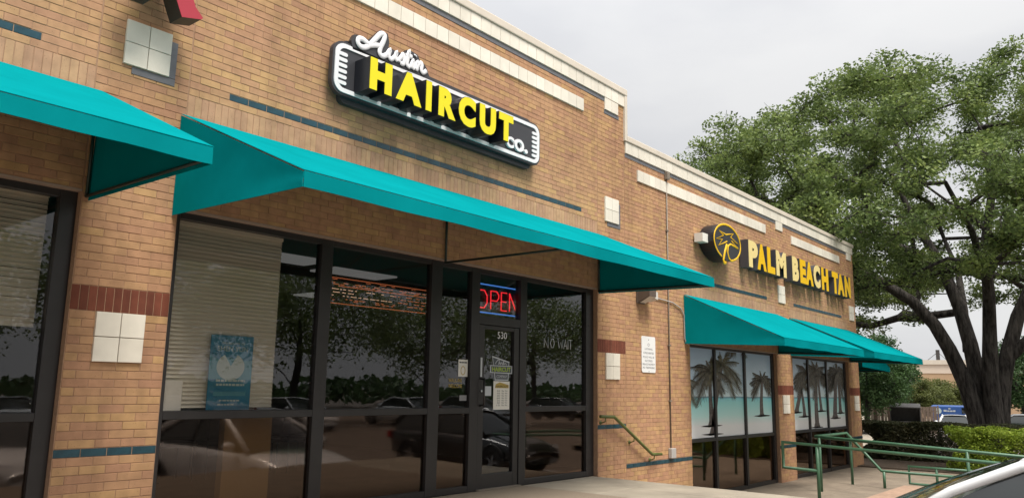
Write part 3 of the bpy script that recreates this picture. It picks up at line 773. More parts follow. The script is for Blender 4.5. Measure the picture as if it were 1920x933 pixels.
AUS = {  # script letters as brush paths
 'A': [[(40.4,63.9),(39.3,64.3),(38.4,64.1),(38.3,63.3),(39.2,62.9),(40.4,63.5),(41.6,65.0),(42.9,66.6),(43.8,66.7),(43.6,65.6),(43.0,64.2),(42.9,63.2),(43.6,62.9),(44.4,63.4)],[(40.6,63.7),(41.8,64.2),(43.1,64.5)]],
 'u': [[(44.4,63.4),(45.1,64.5),(44.9,63.5),(45.4,63.0),(46.2,63.7),(46.6,64.6),(46.4,63.6),(46.9,63.2)]],
 's': [[(46.9,63.2),(47.7,64.2),(48.1,64.8),(48.4,63.9),(48.2,63.1),(47.5,63.1)]],
 't': [[(48.3,63.3),(49.0,64.5),(49.5,65.8),(49.2,64.4),(49.1,63.3),(49.8,63.0)],[(48.7,64.85),(50.2,65.05)]],
 'i': [[(49.8,63.0),(50.5,64.4),(50.4,63.4),(50.9,63.1)],[(50.95,65.5),(51.0,65.65)]],
 'n': [[(50.9,63.1),(51.5,64.5),(51.4,63.2),(51.6,63.9),(52.3,64.7),(52.6,64.4),(52.5,63.4),(53.0,63.1),(53.7,63.7)]]}
for ch,paths in AUS.items():
    q = MB()
    for P in paths: brush(q, spline(P), 0.47 if ch=='A' else 0.41, CY-0.022)
    sg(q.build('script_letter','sign_white',None,True))

# ------------------------------------------------------------------ tanning salon signs
TS = empty('tan_letters_sign',(X(240),0,Z(46))); tag(TS,'long sign of gold and cream block letters on the right shop front','sign')
TY = Yd(-3.2)
PB = [('P',190.7,197.9,'c'),('A',197.3,204.6,'g'),('L',205.3,211.8,'g'),('M',212.8,221.8,'c'),('B',227.3,233.5,'c'),('E',234.7,240.6,'g'),('A',240.3,248.0,'g'),('C',248.4,255.6,'c'),('H',257.0,264.6,'g'),('T',269.0,276.2,'g'),('A',275.4,283.4,'g'),('N',284.2,291.6,'g')]
for ch,a,b,cc in PB:
    o = letter('letter',ch,X(a),X(b),Z(46.15),Z(54.75),TY,-0.03,'tan_side',None,bold=0.072); sg(o,TS)
    g = letter('letter_face',ch,X(a+0.12),X(b-0.12),Z(46.27),Z(54.63),TY-0.008,TY-0.0008,'tan_gold' if cc=='g' else 'tan_cream',None,bold=0.062); g.parent = o
for (a,b) in ((191.2,221.5),(227.6,264.2),(269.6,291.4)):
    sg(MB().box(X(a),X(b),-0.029,-0.002,Z(46.6),Z(54.2)).build('raceway','tan_side'),TS)
LG = empty('palm_logo_sign',(X(172),0,Z(45))); tag(LG,'round dark sign with a yellow outlined palm tree','sign')
LY = Yd(-4.6); cx,cz,ra,rb = 172.6,50.7,9.9,5.4
ra = 9.3
def ell(r1,r2,n=40): return [(X(cx+r1*math.cos(2*math.pi*i/n)),Z(cz+r2*math.sin(2*math.pi*i/n))) for i in range(n)]
sg(MB().prism(ell(ra-0.1,rb-0.08),LY,-0.02).build('drum','sign_black'),LG)
sg(MB().prism(ell(ra*0.98,rb*0.98),LY-0.004,LY-0.0005).build('face','sign_grey'),LG)
q = MB(); P = [(cx+ra*0.95*math.cos(R(a)),cz+rb*0.95*math.sin(R(a))) for a in range(-64,243,6)]
m2 = MB().tube([(X(a),0,Z(b)) for a,b in P],0.021,8); q.add([(x,LY-0.006+yy*0.35,z) for x,yy,z in m2.v],m2.f); sg(q.build('ring','tan_gold',None,True),LG)
q = MB()
def lg(P,r): 
    m2 = MB().tube([(X(cx+a*ra),0,Z(cz+b*rb)) for a,b in P],r,8); q.add([(x,LY-0.006+yy*0.35,z) for x,yy,z in m2.v],m2.f)
lg([(-.04,.05),(-.65,-.29),(-.39,.08),(-.80,.02),(-.29,.32),(-.59,.50),(-.1,.40),(.43,.60),(.22,.36),(.76,.13),(.27,.17),(.76,-.13)],0.017)
lg([(.76,-.13),(.22,-.03),(.04,-.16),(-.02,-.52),(.06,-.82),(.22,-.93),(.41,-.86)],0.022)
lg([(-.06,-.12),(-.22,-.55),(-.34,-.98),(-.30,-1.15),(-.16,-1.12)],0.034); sg(q.build('palm_outline','tan_gold',None,True),LG)
sg(MB().box(X(160.2),X(163.6),-0.20,-0.03,Z(49.5),Z(51.9)).build('transformer_box','paper'),LG)

# ------------------------------------------------------------------ red letter sign, top left
RL = empty('red_letter_sign',(X(4),0,Z(54.5))); tag(RL,'foot of a red channel letter above the white tiles, cut by the top edge','sign')
RP = [(10.2,55.6),(10.45,55.9),(10.1,56.2),(9.3,57.0),(8.6,58.6),(7.9,61.0),(6.6,64.0),(4.6,64.0),(3.2,61.0),(2.2,58.4),(1.2,56.9),(0.2,56.6),(0.2,56.1),(3.9,56.1),(3.9,56.6),(3.2,56.9),(3.6,58.2),(6.2,58.2),(6.9,56.5),(7.6,54.95)]
def ng(P,yf,yb_):
    return MB().prism([(X(a),Z(b)) for a,b in P],yf,yb_)
o = ng(RP,Yd(-5.0),Yd(-2.0)).build('letter','red_side'); sg(o,RL)
g = ng([(a,b) for a,b in RP],Yd(-5.0)-0.006,Yd(-5.0)-0.0006).build('letter_face','red_face'); g.parent = o
for (a,b) in ((4.5,60.0),(6.5,59.4)): sg(MB().tube([(X(a),Yd(-2.0)+0.001,Z(b)),(X(a),-0.004,Z(b))],0.02,8).build('stand_off','galv'),RL)

# ------------------------------------------------------------------ things on the wall
wl = empty('wall_light',(X(131),0,Z(31))); tag(wl,'small bronze security light on the brick under the awning end','light')
sg(MB().box(X(129.0),X(132.6),-0.03,-0.002,Z(29.6),Z(33)).build('mounting_plate','bronze'),wl)
q = MB().add([(X(129.2),-0.25,Z(31.2)),(X(132.4),-0.25,Z(31.2)),(X(132.4),-0.03,Z(29.8)),(X(129.2),-0.03,Z(29.8)),(X(129.2),-0.25,Z(33)),(X(132.4),-0.25,Z(33)),(X(132.4),-0.03,Z(33)),(X(129.2),-0.03,Z(33))],[(0,3,2,1),(4,5,6,7),(0,1,5,4),(1,2,6,5),(2,3,7,6),(3,0,4,7)])
sg(q.build('housing','bronze'),wl)
q = MB().add([(X(129.5),-0.245,Z(31.15)),(X(132.1),-0.245,Z(31.15)),(X(132.1),-0.06,Z(29.75)),(X(129.5),-0.06,Z(29.75))],[(0,1,2,3)]).add([(X(132.5),-0.2,Z(31.2)),(X(134.6),-0.2,Z(30.7)),(X(134.6),-0.05,Z(30.3)),(X(132.5),-0.05,Z(30.2)),(X(132.5),-0.2,Z(32.8)),(X(134.6),-0.2,Z(32.6)),(X(134.6),-0.05,Z(32.6)),(X(132.5),-0.05,Z(32.8))],[(0,3,2,1),(4,5,6,7),(0,1,5,4),(1,2,6,5),(2,3,7,6),(3,0,4,7)])
sg(q.build('lens','lens'),wl)
o = MB().tube([(X(134.6),-0.02,Z(31.8)),(X(140),-0.02,Z(31.7)),(X(147),-0.02,Z(31.4)),(X(151.5),-0.02,Z(30.3)),(X(153.3),-0.02,Z(28.8)),(X(153.5),-0.02,Z(22.5)),(X(154.2),-0.02,Z(21.2)),(X(156),-0.02,Z(20.9))],0.011,8).build('white_conduit','plastic_grey',None,True); tag(o,'pale thin conduit curving from the wall light to the next awning','conduit')
cn = empty('grey_conduit',(X(145),0,Z(-6))); tag(cn,'long vertical grey conduit running down the brick to an outlet box','conduit')
sg(MB().tube([(X(145),-0.018,Z(64)),(X(145),-0.018,Z(-5.4))],0.012,8).build('pipe','galv',None,True),cn)
sg(bevel(MB().box(X(144.3),X(145.7),-0.07,-0.002,Z(64),Z(66.1)).build('junction_box','galv'),0.006),cn)
sg(bevel(MB().box(X(143.9),X(146.3),-0.07,-0.002,Z(-7.9),Z(-5.5)).build('outlet_box','plastic_grey'),0.008),cn)
for w_ in (50,36,20,6): sg(MB().box(X(144.5),X(145.5),-0.034,-0.002,Z(w_),Z(w_+0.35)).build('strap','galv'),cn)
ns = empty('notice_sign',(X(134),0,Z(13))); tag(ns,'tall white no trespassing notice screwed to the brick wall','sign')
q = MB().prism(rrect(131.2,137.9,13.0,21.8,0.5,3),-0.012,-0.004); sg(q.build('plate','notice_white'),ns)
q = MB()
for i,(tx,hw,h,w_) in enumerate((('O',0.5,0.9,19.4),('LOITERING',1.9,0.55,18.5),('IS PROHIBITED',2.5,0.6,17.5),('POLICE WILL BE',2.7,0.6,16.5),('NOTIFIED',1.8,0.6,15.6),('PRIVATE PROPERTY',3.0,0.6,14.75),('NO TRESPASSING',2.9,0.6,13.95))):
    letter('',tx,X(134.55-hw),X(134.55+hw),Z(w_),Z(w_+h*0.8),-0.0135,-0.0121,None,mb=q)
sg(q.build('lettering','ink_soft'),ns)
for w_ in (21.0,13.25): sg(MB().tube([(X(134.55),-0.016,Z(w_)),(X(134.55),-0.0119,Z(w_))],0.008,8).build('screw','ink'),ns)
# handrail fixed to the wall beside the stairs
hr = empty('wall_handrail',(X(112),0,Z(-6))); tag(hr,'sloping olive green handrail bracketed to the brick wall by the steps','handrail')
HP = [(110.9,2.9),(116.6,2.7),(133.4,-6.3),(137.9,-6.5)]
sg(MB().tube([(X(a),Yd(-1.4),Z(b)) for a,b in HP],0.024,10).build('rail','green_rail_old',None,True),hr)
for (a,b) in ((113.0,2.8),(125.2,-1.9),(134.5,-6.35)):
    q = MB().tube([(X(a),Yd(-1.4),Z(b)-0.01),(X(a),Yd(-1.3),Z(b)-0.07),(X(a),Yd(-0.5),Z(b)-0.09),(X(a),-0.004,Z(b)-0.09)],0.009,6); q.tube([(X(a),-0.012,Z(b)-0.09),(X(a),-0.001,Z(b)-0.09)],0.03,10)
    sg(q.build('bracket','green_rail_old',None,True),hr)

# ------------------------------------------------------------------ in the windows
def hang(o,parent): o.parent = parent; o.matrix_parent_inverse = Matrix.Translation(-parent.location); return o
def blind(u0,u1,w0,w1,y,label):
    b = empty('window_blind',(X(u0),Yd(y),Z(w1))); tag(b,label,'blind')
    me = None; n = int((w1-w0)/0.56)
    for i in range(n):
        z = Z(w1-0.8)-i*C*0.56
        if z < Z(w0): break
        if me is None:
            L = X(u1-u0); pr = []
            for a in range(5):
                s_ = a/4-0.5; pr.append((0.004*(1-4*s_*s_)-s_*0.016, -s_*0.040))
            vs = [(0,p[0],p[1]) for p in pr]+[(L,p[0],p[1]) for p in pr]
            me = MB().add(vs,[(k,k+1,k+6,k+5) for k in range(4)]).mesh('slat'); me.materials.append(MATS['blind'])
        s = bpy.data.objects.new('slat',me); COL.objects.link(s); s.parent = b; s.location = (0,0,z-Z(w1)); s.rotation_euler = (random.uniform(-.05,.05),random.uniform(-.0012,.0012),0)
    hang(MB().box(X(u0),X(u1),Yd(y)-0.02,Yd(y)+0.03,Z(w1-0.7),Z(w1)).build('head_rail','blind'),b)
    return b
blind(12.6,30.4,5.2,30.6,3.3,'cream slatted blind behind the blue poster in the haircut shop window')
blind(-51,-2.4,14.6,31,3.3,'half raised slatted blind in the leftmost shop window')
ps = empty('poster',(X(23),Yd(2.6),Z(5.1))); tag(ps,'blue dance show poster leaning in the window before the blind','poster')
py = Yd(2.65)
hang(MB().box(X(19.75),X(26.35),py,py+0.006,Z(5.12),Z(15.35)).build('sheet','poster_blue'),ps)
q = MB(); letter('','SHEN YUN',X(20.8),X(25.5),Z(13.15),Z(13.85),py-0.0012,py-0.0003,None,mb=q)
letter('','THE BEAUTY OF',X(21.4),X(25.0),Z(14.1),Z(14.4),py-0.0012,py-0.0003,None,mb=q)
for i,(a,b,w_,h_) in enumerate(((20.9,25.4,8.95,.3),(21.0,25.3,8.4,.3),(21.6,24.7,6.3,.2),(21.4,23.9,5.75,.2))):
    k = a
    while k < b: e = min(b,k+random.uniform(.25,.7)); q.box(X(k),X(e),py-0.0012,py-0.0003,Z(w_),Z(w_+h_)); k = e+0.12
hang(q.build('lettering','poster_pale'),ps)
fan = [(23.05,10.3)]+[(23.05+2.1*math.cos(R(a)),10.75+1.95*math.sin(R(a))) for a in range(150,385+30,8) if True]
fan = [(23.0,11.1)]+[(23.0+2.15*math.cos(R(a)),11.0+1.85*math.sin(R(a))) for a in range(118,118+315,9)]
hang(MB().prism([(X(a),Z(b)) for a,b in fan],py-0.0009,py-0.0002).build('printed_fan','poster_pale'),ps)
q = MB()
for i in range(26):
    a = 20.6+i*0.19; q.prism([(X(a),Z(7.0)),(X(a+0.2),Z(7.05)),(X(a+0.28),Z(7.5+0.35*math.sin(i*1.7)**2)),(X(a+0.05),Z(7.55))],py-0.0016,py-0.0012)
hang(q.build('printed_row','poster_mid'),ps)
hang(MB().add([(X(19.75),py-0.0004,Z(9.3)),(X(26.35),py-0.0004,Z(9.3)),(X(26.35),py-0.0004,Z(12.0)),(X(24.6),py-0.0004,Z(11.8)),(X(22.6),py-0.0004,Z(12.4)),(X(21,),py-0.0004,Z(12.0)),(X(19.75),py-0.0004,Z(12.6))],[(0,1,2,3,4,5,6)]).build('printed_hills','poster_mid'),ps)
# white card left of the poster
o = MB().box(X(12.8),X(16.2),Yd(2.7),Yd(2.7)+0.004,Z(5.12),Z(9.0)).build('card','notice_white'); tag(o,'small blank white card on the sill left of the blue poster','card')
# scrolling led board
lb = empty('led_sign',(X(50),Yd(4.0),Z(22))); tag(lb,'wide dot matrix sign glowing orange behind the dark window','sign')
hang(MB().box(X(39.6),X(63.9),Yd(4.3),Yd(4.3)+0.05,Z(21.5),Z(26.4)).build('board','led_board'),lb)
d1 = MB(); d2 = MB(); rows = 17; cols = 116; rg = random.Random(5)
yy = Yd(4.3)-0.004
words = []
for r_ in range(rows):
    w_ = 21.75+(25.9-21.75)*r_/(rows-1)
    on = []
    if r_ in (0,rows-1): on = [True]*cols
    else:
        c_ = 0; on = [False]*cols; dens = {1:0,2:.35,3:.6,4:.0,5:.62,6:.0,7:.6,8:0,9:.72,10:.0,11:.85,12:.45,13:.7,14:.0,15:.25}[r_]
        while c_ < cols:
            L = rg.randint(2,7)
            if rg.random() < dens:
                for j in range(c_,min(cols,c_+L)): on[j] = True
            c_ += L+rg.randint(1,2)
        if r_ == 11: on = [i > 10 for i in range(cols)]
    for c_ in range(cols):
        if not on[c_]: continue
        u_ = 39.95+(63.55-39.95)*c_/(cols-1)
        tgt = d2 if (r_ in (5,7,9) and c_ < 70) else d1
        x,z,s_ = X(u_),Z(w_),0.0034
        tgt.add([(x-s_,yy,z-s_),(x+s_,yy,z-s_),(x+s_,yy,z+s_),(x-s_,yy,z+s_)],[(0,1,2,3)])
o = d1.build('led_dots','led_orange'); struct(o,'stuff'); hang(o,lb); o = d2.build('led_dots','led_white'); struct(o,'stuff'); hang(o,lb)
# neon open sign
no = empty('open_sign',(X(80),Yd(3.2),Z(23))); tag(no,'neon open sign, red letters in a blue outline above the door','sign')
ny = Yd(3.0)
def neon(P,m,name,r=0.0078):
    q = MB()
    for p in P: q.tube([(X(a),ny,Z(b)) for a,b in p],r,6)
    hang(q.build(name,m,None,True),no)
neon([[(74.3,28.6),(86.4,28.6),(87.3,28.1),(87.3,23.6),(86.4,23.1),(74.3,23.1),(73.4,23.6),(73.4,28.1),(74.3,28.6)]],'neon_blue','outline_tube',0.0085)
neon([[(75.4,27.4),(76.6,27.4),(77.4,26.4),(77.4,25.0),(76.6,24.0),(75.2,24.0),(74.4,25.0),(74.4,26.4),(75.4,27.4)]],'neon_red','letter')
neon([[(78.5,23.9),(78.5,27.5),(80.3,27.5),(80.9,26.9),(80.9,26.2),(80.3,25.6),(78.6,25.6)]],'neon_red','letter')
neon([[(83.4,27.5),(81.7,27.5),(81.7,23.9),(83.4,23.9)],[(81.8,25.7),(83.2,25.7)]],'neon_red','letter')
neon([[(84.3,23.9),(84.3,27.5),(86.5,23.9),(86.5,27.5)]],'neon_red','letter')
hang(MB().box(X(73.2),X(87.5),ny+0.02,ny+0.03,Z(22.9),Z(28.8)).build('back_panel','sign_black'),no)
# decals and papers
gy = GY-0.0012
def window_text(name,tx,u0,u1,w0,w1,m,parent,label=None):
    o = letter(name,tx,X(u0),X(u1),Z(w0),Z(w1),gy-0.0008,gy+0.0006,m,parent); return o
window_text('door_number','530',79.3,82.1,18.2,19.5,'sign_white',door)
wd = [o for o in bpy.data.objects if o.name.startswith('window') and o.parent == BLD]
q = MB()
for ps_ in ([(94.3,17.2),(94.3,19.1),(95.7,17.2),(95.7,19.2)],[(96.9,17.3),(96.5,18.2),(96.9,19.1),(97.6,19.1),(97.9,18.2),(97.5,17.3),(96.9,17.3)],
            [(99.2,19.2),(99.6,17.3),(100.2,18.6),(100.7,17.3),(101.1,19.2)],[(101.3,17.2),(101.9,19.2),(102.5,17.2)],[(101.5,17.9),(102.3,17.9)],[(102.9,17.2),(102.9,19.2)],[(103.2,19.2),(104.5,19.2)],[(103.85,19.2),(103.85,17.2)]):
    q.tube([(X(a),gy-0.001,Z(b)) for a,b in ps_],0.0055,5)
o = q.build('lettering','logo_pale',None,True); struct(o,'stuff'); wr_ = empty('window_lettering',(X(94),gy,Z(17))); hang(o,wr_); tag(wr_,'thin handwritten no wait lettering on the right window glass','lettering')
wr_ = empty('window_lettering',(X(66),gy,Z(8.6)))
hang(letter('word','WALK-INS',X(65.9),X(69.4),Z(9.6),Z(10.3),gy-0.0006,gy+.0006,'gold_ink'),wr_); hang(letter('word','WELCOME',X(65.9),X(69.5),Z(8.6),Z(9.3),gy-0.0006,gy+.0006,'gold_ink'),wr_); tag(wr_,'gold walk-ins welcome lettering on the narrow pane left of the door','lettering')
dlg = empty('door_decal',(X(80.5),gy,Z(10))); tag(dlg,'grey shield haircut decal with a green banner on the door glass','decal')
def poly(P,y): return MB().add([(X(a),y,Z(b)) for a,b in P],[tuple(range(len(P)))])
def thin(P,y,t=0.0006): return MB().prism([(X(a),Z(b)) for a,b in P],y-t,y)
hang(thin([(77.8,14.8),(83.0,13.8),(82.9,12.4),(82.8,10.15),(78.7,10.15),(78.3,12.4)],gy).build('rim','logo_pale'),dlg)
hang(thin([(78.0,14.5),(82.8,13.6),(82.6,10.35),(78.9,10.35)],gy-0.0008).build('shield','logo_slate'),dlg)
hang(thin([(77.2,11.55),(83.9,11.45),(83.9,13.0),(77.2,13.0)],gy-0.0016).build('banner_rim','logo_pale'),dlg)
hang(thin([(77.5,11.7),(83.6,11.65),(83.6,12.85),(77.5,12.85)],gy-0.0024).build('banner','logo_slate'),dlg)
q = MB(); letter('','HAIRCUT',X(77.8),X(83.4),Z(11.82),Z(12.7),gy-0.0038,gy-0.0031,None,bold=0.02,mb=q); hang(q.build('lettering','logo_green'),dlg)
q = MB(); letter('','COMPANY',X(79.2),X(82.4),Z(10.6),Z(11.2),gy-0.0021,gy-0.0015,None,mb=q)
for P in ([(78.7,13.3),(79.3,13.9),(79.9,14.1),(79.7,13.2)],[(79.7,13.2),(80.1,13.6),(80.2,13.2),(80.6,13.6),(80.9,13.2),(81.2,13.9),(81.2,13.2),(81.7,13.5),(82.1,13.2)]):
    q.tube([(X(a),gy-0.002,Z(b)) for a,b in spline(P,3)],0.006,5)
hang(q.build('lettering','logo_pale'),dlg)
pl_ = empty('price_list',(X(80.7),gy,Z(4.6))); tag(pl_,'cream price list sheet taped under the decal on the door','paper')
hang(thin([(78.35,4.6),(83.2,4.6),(83.2,10.0),(78.35,10.0)],gy).build('sheet','paper'),pl_)
q = MB()
for i in range(7):
    for (a,b) in ((79.4,80.3),(80.8,81.5),(81.8,82.5)): letter('',('35','45','50','60','25','20','15')[i] if a < 80 else ('9a','9p') [a>81.6],X(a),X(b),Z(8.0-i*.45),Z(8.28-i*.45),gy-0.0012,gy-0.0007,None,mb=q)
hang(q.build('lettering','ink'),pl_)
q = MB(); q.prism([(X(a),Z(b)) for a,b in ((78.8,8.7),(82.9,8.7),(82.9,9.3),(80.2,9.8),(79.0,9.4))],gy-0.0011,gy-0.0007); hang(q.build('printed_logo','gold_ink'),pl_)
q = MB(); letter('','HAIRCUT',X(79.0),X(82.7),Z(8.8),Z(9.2),gy-0.0018,gy-0.0012,None,bold=.01,mb=q); hang(q.build('lettering','ink'),pl_)
pn = empty('paper_notice',(X(70.4),gy,Z(10.6))); tag(pn,'cream paper notice with a drawn face on the narrow pane left of the door','paper')
hang(thin([(68.4,10.65),(72.2-1.3,10.65),(70.9,13.75),(68.4,13.75)],gy).build('sheet','paper'),pn)
q = MB()
for (ua,ub) in ((68.65,69.2),(69.3,69.85),(69.95,70.65)): q.box(X(ua),X(ub),gy-.0012,gy-.0007,Z(13.1),Z(13.35))
hang(q.build('lettering','ink'),pn)
q = MB(); m2 = MB().tube([(X(69.65+0.55*math.cos(R(a))),0,Z(11.75+0.75*math.sin(R(a)))) for a in range(0,361,20)],0.006,5); q.add([(x,gy-.001+y_*.2,z) for x,y_,z in m2.v],m2.f); hang(q.build('printed_face','gold_ink'),pn)
sk = MB().prism([(X(a),Z(b)) for a,b in ((75.6,7.2),(77.7,7.2),(77.7,9.0),(75.6,9.0))],gy-.0006,gy).build('door_sticker','logo_pale'); tag(sk,'small pale card payment sticker left of the price list','sticker')
sk = MB().prism([(X(a),Z(b)) for a,b in ((68.9,6.3),(71.0-.2,6.3),(70.8,7.3),(68.9,7.3))],gy-.0006,gy).build('window_sticker','ink_soft'); tag(sk,'faint hours sticker low on the narrow pane left of the door','sticker')
# furniture just inside
cbn = MB().box(X(24.0),X(31.6),Yd(4.6),Yd(6.0),Z(-9.75),Z(4.6)).build('display_panel','cream_panel'); tag(cbn,'cream panel standing inside behind the lower left pane','panel')
def wait_chair(u,y,label):
    ch = empty('waiting_chair',(X(u),y,Z(-9.75))); tag(ch,label,'chair')
    x0=-.24
    for (a,b) in ((-.22,-.2),(.22,-.2),(-.22,.2),(.22,.2)):
        MB().tube([(a,b,0.0),(a,b,0.43 if b<0 else 0.85)],0.012,6).build('leg','black_vinyl',ch)
    bevel(MB().box(-.25,.25,-.25,.25,.43,.50).build('seat','black_vinyl',ch),0.02); bevel(MB().box(-.25,.25,.21,.27,.55,.92).build('backrest','black_vinyl',ch),0.02)
    ch.rotation_euler = (0,0,math.pi)
for i_,lb_ in enumerate(('leftmost black waiting chair inside behind the lower poster pane','second black waiting chair from the left inside the haircut shop','third black waiting chair from the left inside the haircut shop','fourth black waiting chair inside, half behind the cream panel','last black waiting chair inside, right of the cream panel')):
    wait_chair(31+i_*9.3,3.4,lb_)

# ------------------------------------------------------------------ railings on the right
def railing(name,label,tubes,posts=(),r=0.024):
    a0 = tubes[0][0]; root = empty(name,(a0[0],a0[1],LOW)); tag(root,label,'railing')
    for t in tubes: hang(MB().tube(t,r,10).build('rail','green_rail',None,True),root)
    for (x,y,z0,z1) in posts: hang(MB().tube([(x,y,z0),(x,y,z1)],r,10).build('post','green_rail',None,True),root)
    return root
railing('ramp_railing','nearest green pipe railing with a looped end, crossing low over the walk',
        [[(12.3,-1.62,-0.12),(12.3,-1.0,-0.10),(12.3,-1.0,0.355),(12.3,-4.6,0.205),(12.3,-6.2,0.14)]],
        [(12.3,-1.63,LOW,0.33),(12.3,-4.9,GL,0.19),(12.3,-6.15,GL,0.14)],0.030)
railing('ramp_railing','farther green pipe railing turning along the walk behind the nearest one',
        [[(13.9,-6.4,0.15),(13.9,-1.07,0.40),(15.7,-1.12,0.41),(15.52,-1.85,-0.32),(15.5,-3.5,-0.33)]],
        [(13.9,-1.14,LOW,0.38),(15.7,-1.2,LOW,0.36),(15.5,-1.9,LOW,-0.33),(13.9,-3.75,LOW,0.27),(13.9,-6.3,GL,0.15)],0.028)
railing('low_railing','low green pipe loop at the edge of the walk by the bright bush',
        [[(16.2,-2.62,-0.60),(16.2,-2.22,-0.59),(16.2,-2.22,-0.24),(16.2,-3.6,-0.25)]],
        [(16.2,-2.75,LOW,-0.25),(16.2,-3.55,LOW,-0.26)],0.026)
lw = empty('low_brick_wall',(13,-2.7,LOW)); tag(lw,'low brick kerb wall ending in front of the railings','wall')
hang(MB().box(11.2,14.24,-2.95,-2.6,LOW+.003,-0.50).build('core','brick_edge'),lw)
for k in range(15):
    x = 11.2+k*0.203
    hang(bevel(MB().box(x+0.004,x+0.199,-2.97,-2.58,-0.4995,-0.44).build('cap_brick','brick_edge'),0.004,1),lw)

# ------------------------------------------------------------------ foliage and trees
def wood_mesh(name, pos, par, rad, sides=7):
    vs = []; fs = []
    ang = np.linspace(0,2*np.pi,sides,endpoint=False)
    for i,p in enumerate(par):
        if p < 0: continue
        a = np.array(pos[p]); b = np.array(pos[i]); d = b-a; L = np.linalg.norm(d)
        if L < 1e-5: continue
        d /= L; rf = np.array([0,0,1.]) if abs(d[2]) < .9 else np.array([1.,0,0]); e1 = rf-d*rf.dot(d); e1 /= np.linalg.norm(e1); e2 = np.cross(d,e1)
        ns = sides if rad[i] > 0.03 else 4
        an = ang if ns == sides else np.linspace(0,2*np.pi,4,endpoint=False)
        ra_,rb_ = min(rad[p],rad[i]*1.35),rad[i]
        a2 = a-d*ra_*0.25
        k = len(vs)
        for (c_,r_) in ((a2,ra_),(b,rb_)):
            for t in an: vs.append(tuple(c_+(e1*np.cos(t)+e2*np.sin(t))*r_))
        for j in range(ns): fs.append((k+j,k+(j+1)%ns,k+ns+(j+1)%ns,k+ns+j))
    me = bpy.data.meshes.new(name); me.from_pydata(vs,[],fs); me.update()
    me.polygons.foreach_set('use_smooth',[True]*len(me.polygons))
    return me
def grow(stems, clumps, seed, rtip=0.012, expo=0.46, step=0.9, droop=0.12, minz=2.2):
    rg = np.random.default_rng(seed)
    pos = []; par = []; fixed = {}
    for st in stems:
        prev = -1
        for j,(p,r_) in enumerate(st):
            pos.append(np.array(p,float)); par.append(prev if j else -1); fixed[len(pos)-1] = r_; prev = len(pos)-1
    nst = len(pos)
    cl = np.array(clumps); cen = np.mean([p for p in pos],axis=0)
    order = np.argsort(np.linalg.norm((cl-cen)*np.array([1,1,1.2]),axis=1))
    tips = []
    for ci in order:
        c_ = cl[ci]; P = np.array(pos)
        dd = np.linalg.norm(P-c_,axis=1); dd = dd+np.where(P[:,2] < minz,6,0)+np.where(P[:,2] > c_[2]+0.5,1.5,0)
        k = int(np.argmin(dd)); a = pos[k]; L = np.linalg.norm(c_-a); n = max(1,int(L/step)); prev = k
        up = np.array([0,0,1.])
        for j in range(1,n+1):
            t = j/n
            q = a+(c_-a)*t+up*droop*L*math.sin(math.pi*t)*0.8
            if j < n: q = q+rg.normal(size=3)*0.09*min(L,2.0)
            pos.append(q); par.append(prev); prev = len(pos)-1
        tips.append(prev)
    cnt = np.zeros(len(pos))
    for t in tips:
        i = t
        while i >= 0: cnt[i] += 1; i = par[i]
    rad = rtip*np.maximum(cnt,1)**expo
    for i,r_ in fixed.items():
        rad[i] = max(r_,0.02)
    return pos,par,rad,nst
def twigs(cl,r,rg,per=7):
    pos=[];par=[];rad=[]
    for c_ in cl:
        k=len(pos); pos.append(c_); par.append(-1); rad.append(.02)
        for j in range(per):
            d=rg.normal(size=3); d/=np.linalg.norm(d); pos.append(c_+d*r*rg.uniform(.6,1.2)*np.array([1,1,.7])); par.append(k); rad.append(.006)
    return pos,par,rad
def scatter(cl,per,rx,rz,rg,shellness=0.5):
    out=[]
    for c_ in cl:
        n=int(per*rg.uniform(.6,1.35)); s=rg.uniform(.75,1.25)
        d=rg.normal(size=(n,3)); d/=np.linalg.norm(d,axis=1)[:,None]; rr_=rg.random(n)**(shellness)
        out.append(c_+d*rr_[:,None]*np.array([rx,rx,rz])*s)
    return np.concatenate(out)

